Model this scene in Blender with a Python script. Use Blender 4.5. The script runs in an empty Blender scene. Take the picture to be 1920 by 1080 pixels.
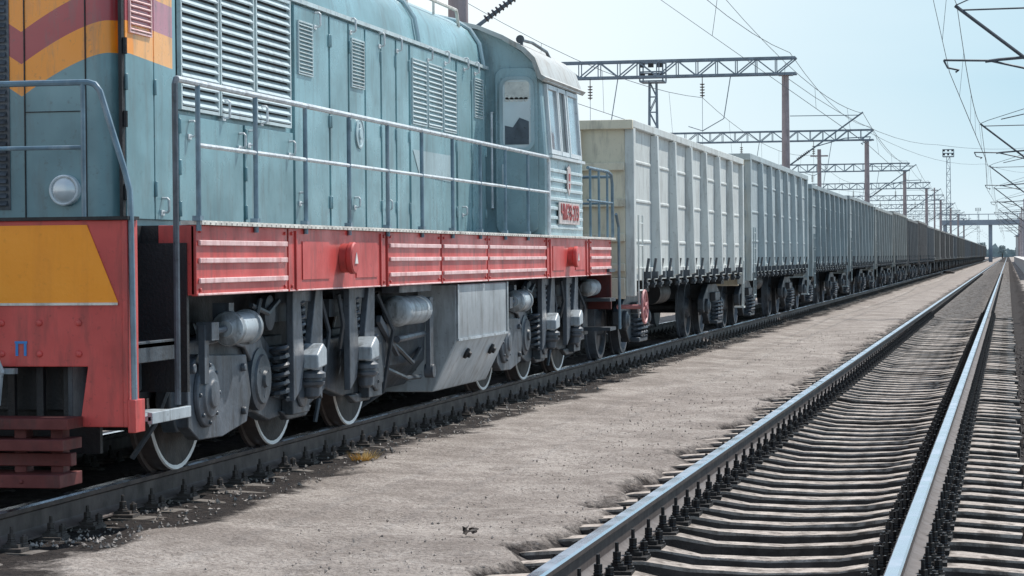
import bpy, math, random, bmesh
import numpy as np
from mathutils import Vector, Matrix
random.seed(7)
rng=np.random.default_rng(5)
scn=bpy.context.scene
col=scn.collection
R=math.radians
# ------------------------------------------------------------ camera
F=4533.0; CH=1.37
RHO=R(0.5); VX=930*math.cos(RHO)+63*math.sin(RHO); VY=-930*math.sin(RHO)+63*math.cos(RHO)
PITCH=math.atan(VY/F); YAW=math.atan(VX*math.cos(PITCH)/F)
CM=Matrix.Rotation(YAW,4,'Z')@Matrix.Rotation(R(90)-PITCH,4,'X')@Matrix.Rotation(-RHO,4,'Z')
C3=CM.to_3x3()
cd=bpy.data.cameras.new('camera'); cam=bpy.data.objects.new('camera',cd); col.objects.link(cam)
cam.matrix_world=Matrix.Translation((0,0,CH))@CM
cd.sensor_width=36; cd.lens=36*F/1920; cd.clip_start=.1; cd.clip_end=8000
scn.camera=cam
def ray(px,py): return C3@Vector(((px-960)/F,(540-py)/F,-1))
def pt(px,py,a):
    d=ray(px,py); t=-a/d.x; return d.y*t, CH+d.z*t
def Yp(px,a,py=480): return pt(px,py,a)[0]
def Zp(px,py,a): return pt(px,py,a)[1]
def ptY(px,py,Y):
    d=ray(px,py); t=Y/d.y; return d.x*t, CH+d.z*t
# ------------------------------------------------------------ materials
def nd(t,k,**kw):
    n=t.nodes.new(k)
    for a,b in kw.items(): setattr(n,a,b)
    return n
def ramp(t,src,p0,c0,p1,c1):
    r=nd(t,'ShaderNodeValToRGB'); e=r.color_ramp.elements
    e[0].position=p0;e[0].color=(*c0,1) if len(c0)==3 else c0; e[1].position=p1;e[1].color=(*c1,1) if len(c1)==3 else c1
    t.links.new(src,r.inputs[0]); return r.outputs[0]
def mix(t,fac,a,b,mode='MIX'):
    m=nd(t,'ShaderNodeMix',data_type='RGBA',blend_type=mode)
    for s,v in ((m.inputs[0],fac),(m.inputs[6],a),(m.inputs[7],b)):
        if isinstance(v,(int,float)): s.default_value=v
        elif isinstance(v,tuple): s.default_value=(*v[:3],1)
        else: t.links.new(v,s)
    return m.outputs[2]
def mth(t,op,a,b=0,c=None):
    m=nd(t,'ShaderNodeMath',operation=op)
    for s,v in zip(m.inputs,(a,b,c)):
        if v is None: continue
        if isinstance(v,(int,float)): s.default_value=v
        else: t.links.new(v,s)
    return m.outputs[0]
def noise_(t,vec,scale,detail=4,rough=.6):
    n=nd(t,'ShaderNodeTexNoise'); n.inputs['Scale'].default_value=scale; n.inputs['Detail'].default_value=detail; n.inputs['Roughness'].default_value=rough
    t.links.new(vec,n.inputs['Vector']); return n.outputs['Fac']
def mapping(t,vec,s):
    m=nd(t,'ShaderNodeMapping'); m.inputs['Scale'].default_value=s; t.links.new(vec,m.inputs['Vector']); return m.outputs[0]
def mat(name,c,rough=.5,metal=0,var=.2,scale=2.5,dirt=None,damt=.4,dlo=.5,dhi=.7,bump=.15,bs=30,objcol=False,custom=None,spec=.5,dist=.01):
    m=bpy.data.materials.new(name); m.use_nodes=True; t=m.node_tree; b=t.nodes['Principled BSDF']
    tc=nd(t,'ShaderNodeTexCoord'); v=tc.outputs['Object']
    n1=noise_(t,v,scale,4)
    lo=tuple(x*(1-var) for x in c); hi=tuple(min(1,x*(1+var)) for x in c)
    cc=ramp(t,n1,.3,lo,.7,hi)
    if objcol:
        oi=nd(t,'ShaderNodeObjectInfo'); cc=mix(t,1.0,cc,oi.outputs['Color'],'MULTIPLY')
    if custom: cc=custom(t,v,cc)
    if dirt:
        st=noise_(t,mapping(t,v,(4,4,.7)),2.2,5,.65)
        f=ramp(t,st,dlo,(0,0,0),dhi,(damt,)*3)
        cc=mix(t,f,cc,dirt)
        fn=noise_(t,v,22,3,.7)
        f2=ramp(t,fn,.6,(0,0,0),.75,(damt*.8,)*3)
        cc=mix(t,f2,cc,tuple(x*.6 for x in dirt))
    t.links.new(cc,b.inputs['Base Color'])
    rn=ramp(t,n1,.3,(min(1,rough+.15),)*3,.7,(max(0,rough-.12),)*3)
    t.links.new(rn,b.inputs['Roughness'])
    b.inputs['Metallic'].default_value=metal
    b.inputs['Specular IOR Level'].default_value=spec
    if bump:
        bn=nd(t,'ShaderNodeBump'); bn.inputs['Strength'].default_value=bump; bn.inputs['Distance'].default_value=dist
        t.links.new(noise_(t,v,bs,2),bn.inputs['Height']); t.links.new(bn.outputs[0],b.inputs['Normal'])
    return m
RUST=(.10,.055,.035)
OR=(1.0,.335,.012)
def stripes(t,v,cc):
    sp=nd(t,'ShaderNodeSeparateXYZ'); t.links.new(v,sp.inputs[0])
    x,y,z=sp.outputs
    # painted glare: hood colour deeper at the front, brighter towards the cab
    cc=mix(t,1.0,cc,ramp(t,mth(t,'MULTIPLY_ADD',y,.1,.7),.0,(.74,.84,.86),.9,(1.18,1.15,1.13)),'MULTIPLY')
    k=mth(t,'MAXIMUM',mth(t,'SUBTRACT',.56,mth(t,'ABSOLUTE',x)),0)
    zb=mth(t,'MULTIPLY_ADD',mth(t,'POWER',k,1.45),-.60,2.66)
    zb=mth(t,'MULTIPLY_ADD',mth(t,'MAXIMUM',mth(t,'ADD',y,20.7-14.2),0),-.05,zb)
    h=mth(t,'SUBTRACT',z,zb)
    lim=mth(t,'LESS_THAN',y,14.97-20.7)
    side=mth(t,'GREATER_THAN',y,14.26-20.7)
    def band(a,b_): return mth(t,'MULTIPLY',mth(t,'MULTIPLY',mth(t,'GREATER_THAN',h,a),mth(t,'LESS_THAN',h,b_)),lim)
    O=mix(t,side,OR,(.98,.46,.13)); Rr=mix(t,side,(.42,.05,.06),(.56,.22,.27))  # side bands paler: their lit wash is put into the colour
    cc=mix(t,band(0,.2),cc,O); cc=mix(t,band(.2,.4),cc,Rr); cc=mix(t,band(.4,.62),cc,O)
    return cc
M={}
M['teal']=mat('teal_paint',(.200,.345,.380),.30,0,.24,1.3,dirt=(.11,.135,.135),damt=.55,bump=.35,bs=3,custom=stripes,dist=.02,spec=.9)
M['teal_light']=mat('pale_teal_paint',(.42,.54,.57),.32,0,.2,1.3,dirt=(.15,.15,.14),damt=.4,bump=.2,bs=3,dist=.02)
M['louvre']=mat('grey_teal_paint',(.56,.66,.68),.4,0,.12,3,dirt=(.2,.21,.2),damt=.45)
M['cabpaint']=mat('cab_paint',(.28,.41,.445),.28,0,.2,1.5,dirt=(.15,.16,.15),damt=.5,bump=.3,bs=4,dist=.015,spec=.9)
M['roof']=mat('grey_roof_paint',(.46,.475,.46),.5,0,.15,2,dirt=(.22,.17,.13),damt=.6)
M['winframe']=mat('pale_window_frame',(.66,.71,.73),.4,0,.1,5,dirt=(.2,.2,.18),damt=.5)
M['red']=mat('red_paint',(.60,.080,.072),.38,0,.22,1.6,dirt=(.20,.05,.045),damt=.6,bump=.25,bs=8)
M['redrib']=mat('worn_highlight_pink',(.88,.58,.56),.45,0,.2,5,dirt=(.50,.13,.12),damt=.65)  # worn pink that also holds the highlight of the top-lit ribs
M['darkred']=mat('dark_red_steel',(.13,.024,.022),.6,0,.3,4,dirt=(.03,.02,.02),damt=.6)
M['orange']=mat('orange_paint',OR,.42,0,.06,2,dirt=(.6,.17,.01),damt=.25)
M['pale']=mat('pale_edge_paint',(.72,.70,.64),.5,0,.2,8,dirt=RUST,damt=.5)
M['under']=mat('underframe_grey',(.052,.065,.080),.45,0,.4,3,dirt=(.026,.024,.024),damt=.8,bump=.3,bs=40)
M['dark']=mat('grimy_black',(.014,.015,.018),.6,0,.35,4,dirt=(.03,.02,.015),damt=.6,bump=.4,bs=50)
M['mid']=mat('dusty_dark_grey',(.095,.112,.135),.42,0,.35,4,dirt=(.032,.030,.029),damt=.85,bump=.25)
M['lgrey']=mat('light_grey_paint',(.40,.45,.485),.38,0,.3,4,dirt=(.07,.068,.065),damt=.85)
M['tank']=mat('tank_grey',(.42,.46,.485),.4,0,.22,2,dirt=(.14,.13,.12),damt=.65,bump=.25,bs=8)
M['rail']=mat('handrail_paint',(.14,.22,.28),.32,0,.3,8,dirt=(.42,.45,.47),damt=.4)
M['railw']=mat('worn_handrail',(.72,.76,.78),.32,0,.25,9,dirt=(.2,.2,.2),damt=.5)
M['white']=mat('white_rim_paint',(.90,.90,.89),.5,0,.06,8,dirt=(.4,.37,.35),damt=.15)
M['steel']=mat('polished_rail_steel',(.58,.63,.70),.24,1,.12,3,bump=.05,bs=60)
M['railrust']=mat('rusty_rail_side',(.085,.066,.060),.6,0,.3,6,dirt=(.04,.028,.022),damt=.5)
M['bolt']=mat('oily_black_iron',(.020,.018,.018),.5,.2,.4,20,bump=.3,bs=90)
M['boltd']=mat('dusty_rail_clip',(.075,.062,.055),.7,0,.4,20,bump=.3,bs=90)
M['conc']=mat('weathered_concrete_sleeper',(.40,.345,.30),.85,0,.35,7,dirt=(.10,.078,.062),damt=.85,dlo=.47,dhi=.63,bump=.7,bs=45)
M['concside']=mat('shaded_sleeper_side',(.060,.048,.042),.85,0,.4,7,bump=.6,bs=45)  # dark tone paints the shade on sleeper sides and in the gaps
M['concd']=mat('shaded_dirty_sleeper',(.17,.15,.135),.8,0,.35,7,dirt=(.06,.05,.04),damt=.85,dlo=.42,dhi=.60,bump=.6,bs=45)  # dirty concrete, darkened further to paint the train's shadow
M['pole']=mat('concrete_pole',(.34,.29,.30),.8,0,.2,3,dirt=(.15,.13,.12),damt=.5)
M['galv']=mat('dull_galvanised_steel',(.17,.22,.27),.6,.2,.2,4)
M['wire']=mat('dark_wire',(.045,.055,.075),.6,.2,.1,2,bump=0)
M['armpaint']=mat('dark_bracket_steel',(.05,.065,.085),.55,.2,.2,4)
M['insul']=mat('brown_insulator',(.06,.045,.045),.3,0,.2,5)
M['wagon']=mat('wagon_paint',(.95,.95,.95),.45,0,.14,1.2,dirt=(.17,.15,.13),damt=.5,bump=.2,bs=5,objcol=True,dist=.02)
M['glass']=mat('cab_glass',(.60,.68,.73),.07,.75,.25,2,bump=0,spec=.9)
M['inside']=mat('dark_cab_interior',(.07,.085,.095),.3,0,.4,3,bump=0)
M['lamp']=mat('lamp_glass',(.70,.74,.76),.15,.2,.1,3,bump=0,spec=.9)
M['signred']=mat('plate_red',(.45,.10,.10),.45,0,.15,8)
M['platebg']=mat('pale_number_plate',(.62,.56,.54),.5,0,.1,8,dirt=(.4,.2,.17),damt=.5)
M['white2']=mat('lettering_white',(.80,.76,.72),.5,0,.08,8,bump=0)
M['blue']=mat('blue_mark',(.05,.25,.62),.5,0,.05,8,bump=0)
M['plat']=mat('platform_concrete',(.6,.58,.56),.8,0,.1,.3)
M['wood']=mat('dark_rotten_wood',(.045,.035,.03),.8,0,.3,6)
M['straw']=mat('dry_straw',(.60,.40,.14),.8,0,.3,6)
M['leaf']=mat('far_foliage',(.22,.29,.31),.8,0,.3,.3)
M['bld']=mat('pale_plaster',(.50,.50,.50),.8,0,.1,.2)
M['bridge']=mat('bridge_steel',(.24,.29,.35),.6,0,.15,.3)
M['stone']=mat('ballast_stone',(.085,.072,.064),.85,0,.5,4,bump=.3)
M['pebble']=mat('pale_pebble',(.30,.265,.24),.85,0,.5,4,bump=.3)
# ------------------------------------------------------------ builders
class MB:
    def __init__(s): s.v=[];s.f=[];s.m=[]
    def add(s,vs,fs,mi=0):
        o=len(s.v); s.v+=[tuple(v) for v in vs]; s.f+=[tuple(i+o for i in f) for f in fs]
        s.m+= mi if isinstance(mi,list) else [mi]*len(fs); return s
    def box(s,x0,x1,y0,y1,z0,z1,mi=0):
        return s.add([(x,y,z) for x in (x0,x1) for y in (y0,y1) for z in (z0,z1)],[(0,1,3,2),(4,6,7,5),(0,4,5,1),(2,3,7,6),(0,2,6,4),(1,5,7,3)],mi)
    def bar(s,p,q,w,h=None,mi=0,up=None):
        h=h or w; p=Vector(p);q=Vector(q); d=(q-p).normalized()
        up=Vector(up) if up else (Vector((1,0,0)) if abs(d.x)<.9 else Vector((0,0,1)))
        a=d.cross(up).normalized(); b=d.cross(a)
        vs=[c+a*i*w/2+b*j*h/2 for c in (p,q) for i,j in ((-1,-1),(1,-1),(1,1),(-1,1))]
        return s.add(vs,[(0,1,2,3),(7,6,5,4),(0,4,5,1),(1,5,6,2),(2,6,7,3),(3,7,4,0)],mi)
    def lathe(s,c,ax,prof,n=16,mi=0,caps=True):
        c=Vector(c);ax=Vector(ax).normalized();u=ax.orthogonal().normalized();w_=ax.cross(u)
        vs=[];fs=[]
        for (t,r) in prof:
            for k in range(n):
                an=2*math.pi*k/n; vs.append(c+ax*t+(u*math.cos(an)+w_*math.sin(an))*r)
        for i in range(len(prof)-1):
            for k in range(n):
                fs.append((i*n+k,i*n+(k+1)%n,(i+1)*n+(k+1)%n,(i+1)*n+k))
        if caps: fs.append(tuple(range(n-1,-1,-1))); fs.append(tuple((len(prof)-1)*n+k for k in range(n)))
        return s.add(vs,fs,mi)
    def cyl(s,p,q,r0,r1=None,n=12,mi=0):
        p=Vector(p);q=Vector(q);r1=r0 if r1 is None else r1
        return s.lathe(p,q-p,[(0,r0),((q-p).length,r1)],n,mi)
    def tube(s,pts,r,n=6,mi=0):
        pts=[Vector(p) for p in pts]; vs=[];fs=[];u=None
        for i,p in enumerate(pts):
            rr=r[i] if isinstance(r,list) else r
            d=(pts[min(i+1,len(pts)-1)]-pts[max(i-1,0)]).normalized()
            if u is None: u=d.orthogonal().normalized()
            u=(u-d*u.dot(d)).normalized(); w_=d.cross(u)
            for k in range(n):
                an=2*math.pi*k/n; vs.append(p+(u*math.cos(an)+w_*math.sin(an))*rr)
        for i in range(len(pts)-1):
            for k in range(n): fs.append((i*n+k,i*n+(k+1)%n,(i+1)*n+(k+1)%n,(i+1)*n+k))
        fs.append(tuple(range(n-1,-1,-1))); fs.append(tuple((len(pts)-1)*n+k for k in range(n)))
        return s.add(vs,fs,mi)
    def coil(s,x,y,z0,z1,R_,r,turns,mi=0):
        n=int(turns*10); return s.tube([(x+R_*math.cos(2*math.pi*i/10),y+R_*math.sin(2*math.pi*i/10),z0+(z1-z0)*i/n) for i in range(n+1)],r,5,mi)
    def px(s,poly,x0,x1,mi=0):
        n=len(poly); vs=[(x0,a,b) for a,b in poly]+[(x1,a,b) for a,b in poly]
        return s.add(vs,[tuple(range(n)),tuple(range(2*n-1,n-1,-1))]+[(i,(i+1)%n,(i+1)%n+n,i+n) for i in range(n)],mi)
    def py(s,poly,y0,y1,mi=0):
        n=len(poly); vs=[(a,y0,b) for a,b in poly]+[(a,y1,b) for a,b in poly]
        return s.add(vs,[tuple(range(n)),tuple(range(2*n-1,n-1,-1))]+[(i,(i+1)%n,(i+1)%n+n,i+n) for i in range(n)],mi)
    def build(s,name,mats,parent=None,org=(0,0,0),bev=0,recalc=True,smooth=35):
        me=bpy.data.meshes.new(name); o_=Vector(org)
        me.from_pydata([Vector(v)-o_ for v in s.v],[],s.f)
        if isinstance(mats,str): mats=[mats]
        for k in mats: me.materials.append(M[k])
        me.polygons.foreach_set('material_index',s.m)
        if recalc:
            b=bmesh.new(); b.from_mesh(me); bmesh.ops.recalc_face_normals(b,faces=b.faces); b.to_mesh(me); b.free()
        me.shade_smooth(); me.set_sharp_from_angle(angle=R(smooth)); me.update()
        o=bpy.data.objects.new(name,me); col.objects.link(o)
        if parent: o.parent=parent
        if bev:
            md=o.modifiers.new('bevel','BEVEL'); md.width=bev; md.segments=2; md.limit_method='ANGLE'; md.angle_limit=R(40)
        return o
def tag(o,label=None,cat=None,group=None,kind=None):
    if label:o['label']=label
    if cat:o['category']=cat
    if group:o['group']=group
    if kind:o['kind']=kind
    return o
def empty(name,loc,rz=0):
    o=bpy.data.objects.new(name,None); col.objects.link(o); o.location=loc; o.rotation_euler=(0,0,rz); o.empty_display_size=.3; return o
def copy_tree(o,parent=None,color=None):
    c=o.copy(); col.objects.link(c); c.parent=parent
    if color and c.type=='MESH': c.color=(*color,1)
    for ch in list(o.children): copy_tree(ch,c,color)
    return c
# ------------------------------------------------------------ world + sun
SUN=Vector((.38,.62,1.0)).normalized()
elev=math.asin(SUN.z); az=math.atan2(SUN.x,SUN.y)
wd=bpy.data.worlds.new('World'); scn.world=wd; wd.use_nodes=True; t=wd.node_tree; bg=t.nodes['Background']
sk=nd(t,'ShaderNodeTexSky',sky_type='NISHITA'); sk.sun_disc=False; sk.sun_elevation=elev; sk.sun_rotation=az
sk.air_density=1.2; sk.dust_density=.8; sk.ozone_density=3
tc=nd(t,'ShaderNodeTexCoord'); g=tc.outputs['Generated']
sp=nd(t,'ShaderNodeSeparateXYZ'); t.links.new(g,sp.inputs[0])
hz=ramp(t,mth(t,'MULTIPLY_ADD',sp.outputs[0],-1.6,.05),.0,(3.4,5.1,6.1),.42,(6.9,7.5,7.7))
hz2=mix(t,ramp(t,sp.outputs[2],.0,(.6,.6,.6),.07,(0,0,0)),hz,(6.0,6.8,7.1))
cl=noise_(t,mapping(t,g,(1.2,1.2,5)),2.4,4,.5)
cf=ramp(t,cl,.40,(0,0,0),.75,(.25,)*3)
hz2=mix(t,cf,hz2,(7.2,7.6,7.8))
fac=ramp(t,sp.outputs[2],.12,(.97,)*3,.6,(.22,)*3)
skc=mix(t,fac,sk.outputs[0],hz2)
t.links.new(skc,bg.inputs[0]); bg.inputs[1].default_value=.145
sl=bpy.data.lights.new('sun','SUN'); sl.energy=5.0; sl.angle=R(.55); sl.color=(1,.955,.89)
so=bpy.data.objects.new('sun',sl); col.objects.link(so); so.rotation_euler=SUN.to_track_quat('Z','Y').to_euler(); so.location=(10,10,30)
scn.view_settings.view_transform='Standard'; scn.view_settings.look='None'; scn.view_settings.exposure=0
# ------------------------------------------------------------ constants
TX=-5.98; RX=-1.26; TZ=.065
# ------------------------------------------------------------ ground
xs=np.concatenate([[-3000,-800,-200,-60,-25,-14,-10],np.arange(-8.2,1.0,.055),[1.2,1.5,2,3,6,15,50,200,1000,3000]])
ys=[-60,-10,4,8]; y=9.0
while y<3500: ys.append(y); y+=max(.06,(y-4)*.0075)
ys=np.array(ys+[6000.])
X,Y=np.meshgrid(xs,ys)
def vn(x,y,s):
    x=x*s;y=y*s; xi=np.floor(x).astype(int);yi=np.floor(y).astype(int); fx=x-xi;fy=y-yi; fx=fx*fx*(3-2*fx);fy=fy*fy*(3-2*fy)
    def h(a,b):
        v=np.sin(a*127.1+b*311.7)*43758.5453; return v-np.floor(v)
    return (h(xi,yi)*(1-fx)+h(xi+1,yi)*fx)*(1-fy)+(h(xi,yi+1)*(1-fx)+h(xi+1,yi+1)*fx)*fy
nz=(vn(X,Y,1.1)-.5)*.05+(vn(X,Y,3.3)-.5)*.024+(vn(X,Y,9)-.5)*.014+(vn(X,Y,16)-.5)*.007
nf=(vn(X,Y,9)-.5)*.02+(vn(X,Y,17)-.5)*.012
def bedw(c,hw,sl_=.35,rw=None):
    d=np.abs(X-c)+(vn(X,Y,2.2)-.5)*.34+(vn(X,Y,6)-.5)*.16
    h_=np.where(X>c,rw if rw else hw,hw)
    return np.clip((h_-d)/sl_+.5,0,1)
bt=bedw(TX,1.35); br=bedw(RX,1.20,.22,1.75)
bedm=np.maximum(bedw(TX,1.30,.35),bedw(RX,1.27,.30,1.95))  # dark ballast; the train-side strip also paints the shadow beside the locomotive
rise=np.clip((-X-3.2)/1.4,0,1)*.05
Z=(-.192+rise+nz)*(1-np.maximum(bt,br))+np.where(br>bt,(-.345+nf)*br,(-.140+nf)*bt)
near=np.exp(-np.maximum(Y-30,0)/60); Z=Z*near+(1-near)*(np.where(X<-4.2,-.16,-.2)*(1-np.maximum(bt,br))+np.where(br>bt,-.32*br,-.15*bt))
nr,nc=X.shape
me=bpy.data.meshes.new('ground'); vs=np.stack([X,Y,Z],-1).reshape(-1,3)
idx=np.arange(nr*nc).reshape(nr,nc)
fs=np.stack([idx[:-1,:-1],idx[:-1,1:],idx[1:,1:],idx[1:,:-1]],-1).reshape(-1,4)
me.vertices.add(len(vs)); me.vertices.foreach_set('co',vs.ravel()); me.loops.add(fs.size); me.loops.foreach_set('vertex_index',fs.ravel())
me.polygons.add(len(fs)); me.polygons.foreach_set('loop_start',np.arange(0,fs.size,4)); me.update(calc_edges=True); me.validate()
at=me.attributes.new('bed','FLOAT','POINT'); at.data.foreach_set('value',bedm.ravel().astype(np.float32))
me.shade_smooth()
gr=bpy.data.objects.new('ground',me); col.objects.link(gr); tag(gr,kind='structure')
gm=bpy.data.materials.new('dirt'); gm.use_nodes=True; t=gm.node_tree; b=t.nodes['Principled BSDF']
tc=nd(t,'ShaderNodeTexCoord'); v=tc.outputs['Object']
c1=ramp(t,noise_(t,v,1.3,7,.70),.38,(.285,.248,.222),.64,(.475,.425,.385))
c2=ramp(t,noise_(t,v,30,4,.8),.38,(.0,)*3,.54,(1,)*3)
cc=mix(t,c2,mix(t,.6,c1,(.145,.12,.105)),c1)
c3=ramp(t,noise_(t,v,4.5,7,.78),.51,(0,)*3,.66,(.8,)*3)
cc=mix(t,c3,cc,(.19,.16,.14))
vr=nd(t,'ShaderNodeTexVoronoi'); vr.inputs['Scale'].default_value=34; t.links.new(v,vr.inputs['Vector'])
spk=ramp(t,noise_(t,v,75,2,.5),.615,(0,)*3,.68,(.85,)*3)
cc=mix(t,spk,cc,(.09,.074,.064))
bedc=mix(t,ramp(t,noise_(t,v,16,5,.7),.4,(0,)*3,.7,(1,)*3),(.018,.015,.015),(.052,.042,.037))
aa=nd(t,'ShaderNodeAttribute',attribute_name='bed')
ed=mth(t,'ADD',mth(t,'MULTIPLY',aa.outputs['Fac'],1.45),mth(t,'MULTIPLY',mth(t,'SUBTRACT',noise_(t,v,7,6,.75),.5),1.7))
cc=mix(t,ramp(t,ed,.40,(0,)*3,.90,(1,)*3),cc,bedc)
t.links.new(cc,b.inputs['Base Color']); b.inputs['Roughness'].default_value=.95; b.inputs['Specular IOR Level'].default_value=.2
bn=nd(t,'ShaderNodeBump'); bn.inputs['Strength'].default_value=1.0; bn.inputs['Distance'].default_value=.022
t.links.new(mth(t,'ADD',noise_(t,v,32,5,.75),mth(t,'MULTIPLY',vr.outputs['Distance'],.4)),bn.inputs['Height']); t.links.new(bn.outputs[0],b.inputs['Normal'])
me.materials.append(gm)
def stones(n,xr,yr,zr,sr,name,matk,pw=1.6):
    P=np.stack([rng.uniform(*xr,n),yr[0]+(yr[1]-yr[0])*rng.random(n)**pw,np.zeros(n)],-1)
    S=sr[0]+(sr[1]-sr[0])*rng.random(n)**2.5
    base=np.array([(1,0,0),(-1,0,0),(0,1,0),(0,-1,0),(0,0,1),(0,0,-1)],float)
    V=P[:,None,:]+base[None]*S[:,None,None]*rng.uniform(.55,1.3,(n,6,3)); V[:,:,:]+=rng.uniform(-.3,.3,(n,6,3))*S[:,None,None]
    V[:,:,2]+=zr
    fs_=np.array([(0,2,4),(2,1,4),(1,3,4),(3,0,4),(2,0,5),(1,2,5),(3,1,5),(0,3,5)])
    Fq=(fs_[None]+np.arange(n)[:,None,None]*6).reshape(-1,3)
    me=bpy.data.meshes.new(name); me.from_pydata(V.reshape(-1,3).tolist(),[],Fq.tolist()); me.materials.append(M[matk])
    o=bpy.data.objects.new(name,me); col.objects.link(o); return o
tag(stones(9000,(-2.35,.3),(9,45),-.335,(.006,.026),'ballast','stone'),'dark crushed stones lying between the sleepers of the right track','ballast',kind='stuff')
tag(stones(3600,(-4.4,-2.45),(10,50),-.174,(.003,.010),'pebbles','pebble',1.3),'small pale pebbles and clods on the dirt strip between the tracks','pebbles',kind='stuff')
tag(stones(1600,(-5.2,-4.6),(12,50),-.128,(.005,.018),'trackside_stones','pebble'),'small stones lying along the rail under the train','ballast',kind='stuff')
# ------------------------------------------------------------ tracks
def rail_mesh(xc,y0,y1):
    pr=[(-.075,-.18),(.075,-.18),(.075,-.170),(.02,-.150),(.009,-.135),(.009,-.05),(.034,-.036),(.0365,-.012),(.028,-.001),(-.028,-.001),(-.0365,-.012),(-.034,-.036),(-.009,-.05),(-.009,-.135),(-.02,-.150),(-.075,-.170)]
    mb=MB(); n=len(pr)
    Ys=[y0,10,20,40,80,160,320,640,y1]
    vs=[(xc+a,yy,b) for yy in Ys for a,b in pr]
    for i in range(len(Ys)-1):
        for k in range(n):
            k2=(k+1)%n
            mb.f.append((i*n+k,i*n+k2,(i+1)*n+k2,(i+1)*n+k)); mb.m.append(1 if k in (7,8,9) else 0)
    mb.v=vs; return mb
sl_prof=[(-1.35,-.222),(-1.0,-.198),(-.60,-.187),(-.38,-.225),(0,-.238),(.38,-.225),(.60,-.187),(1.0,-.198),(1.35,-.222)]
def sleeper_mb(mb,ox,oy,dz=0):
    vs=[]
    for i,(x,z) in enumerate(sl_prof):
        hw=.092 if abs(x)>.5 else .070
        if abs(x)==1.35: hw=.075
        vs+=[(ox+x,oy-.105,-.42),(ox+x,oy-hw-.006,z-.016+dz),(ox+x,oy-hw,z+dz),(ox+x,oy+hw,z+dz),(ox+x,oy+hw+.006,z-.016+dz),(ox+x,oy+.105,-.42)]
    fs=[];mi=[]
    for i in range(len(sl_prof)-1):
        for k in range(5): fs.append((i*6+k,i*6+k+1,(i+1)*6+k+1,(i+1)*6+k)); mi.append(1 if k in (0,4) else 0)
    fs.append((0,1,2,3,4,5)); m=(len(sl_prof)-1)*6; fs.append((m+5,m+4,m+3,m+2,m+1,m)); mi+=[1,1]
    mb.add(vs,fs,mi)
def bolt(mb,x,y,z,h):
    mb.lathe((x,y,z),(0,0,1),[(0,.034),(.012,.034),(.013,.024),(.022,.026),(.030,.020),(.036,.024),(.042,.020),(.043,.022),(.068,.022),(.069,.011),(h,.010)],6)
def fast_mb(mb,ox,oy,lite=False):
    if lite:
        for dx in (-.1,.1): mb.box(ox+dx-.03,ox+dx+.03,oy-.03,oy+.03,-.19,-.09)
        return
    mb.box(ox-.19,ox+.19,oy-.075,oy+.075,-.195,-.172)
    for s in (-1,1):
        mb.box(ox+s*.115-.045,ox+s*.115+.045,oy-.035,oy+.035,-.172,-.150)
        bolt(mb,ox+s*.108,oy,-.150,.115); bolt(mb,ox+s*.158,oy+.045,-.172,.080)
def slm(k,jit):
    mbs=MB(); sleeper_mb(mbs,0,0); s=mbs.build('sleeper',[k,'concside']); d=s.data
    for v_ in d.vertices: v_.co.x+=random.uniform(-.01,.01)*jit; v_.co.y+=random.uniform(-.006,.006)*jit; v_.co.z+=random.uniform(-.003,.003)*jit
    bpy.data.objects.remove(s); return d
def fastm(k):
    mbf=MB(); fast_mb(mbf,0,0); f=mbf.build('rail_fastening',k); d=f.data; bpy.data.objects.remove(f); return d
def make_track(xc,label,y0,ck,tz=0,fk='bolt',fz=1.0):
    meshes=[slm(ck,1.5) for _ in range(6)]; fmesh=fastm(fk)
    t=empty('railway_track',(xc,0,tz)); tag(t,label,'railway track')
    for s in (-1,1): rail_mesh(xc+s*.76,-8,1500).build('rail',['railrust','steel'],t,(xc,0,0))
    y=y0
    for i in range(100):
        o=bpy.data.objects.new('sleeper',random.choice(meshes)); col.objects.link(o); o.parent=t
        o.location=(random.uniform(-.03,.03),y+random.uniform(-.03,.03),random.uniform(-.010,.002)); o.rotation_euler=(0,0,random.uniform(-.015,.015))
        for s in (-1,1):
            f=bpy.data.objects.new('rail_fastening',fmesh); col.objects.link(f); f.parent=o; f.location=(s*.76-o.location.x,0,-.19*(1-fz)); f.scale=(1,1,fz); f.rotation_euler=(0,0,random.uniform(-.06,.06))
        y+=.54
    m=MB(); mf=MB(); yy=y
    while yy<520:
        sleeper_mb(m,xc,yy)
        if yy<190:
            for s in (-1,1): fast_mb(mf,xc+s*.76,yy,True)
        yy+=.54
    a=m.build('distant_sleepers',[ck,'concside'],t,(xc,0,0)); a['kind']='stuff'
    a=mf.build('distant_fastenings',fk,t,(xc,0,0)); a['kind']='stuff'
make_track(RX,'empty railway track with shiny rails on concrete sleepers at right',8.6,'conc')
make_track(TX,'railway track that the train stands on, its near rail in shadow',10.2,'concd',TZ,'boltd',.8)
# ------------------------------------------------------------ LOCOMOTIVE
LY=20.7; LO=(TX,LY,0)
loco=empty('diesel_locomotive',LO); tag(loco,'teal and red diesel shunting locomotive with orange bands heading the freight train','locomotive')
W=lambda v: TX+v
def LB(mb,name,mats,parent=None,bev=0,smooth=35): return mb.build(name,mats,parent or loco,LO,bev,True,smooth)
AS=4.68; AH=5.33; WH=.65
Y0=12.47; Y1=28.9
m=MB(); m.box(W(-1.27),W(1.27),13.6,Y1-.02,1.48,1.585); m.box(W(-.95),W(.95),Y0+.05,13.6,1.48,1.585)
m.box(W(-.9),W(.9),13.6,Y1-.2,1.1,1.48)
LB(m,'running_board','dark')
m=MB(); m.box(W(1.20),W(1.335),13.58,Y1,1.587,1.612)
for k in range(150):
    yy=13.63+k*(Y1-13.68)/150; m.lathe((W(1.335),yy,1.60),(1,0,0),[(0,.011),(.006,.008)],6)
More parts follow.
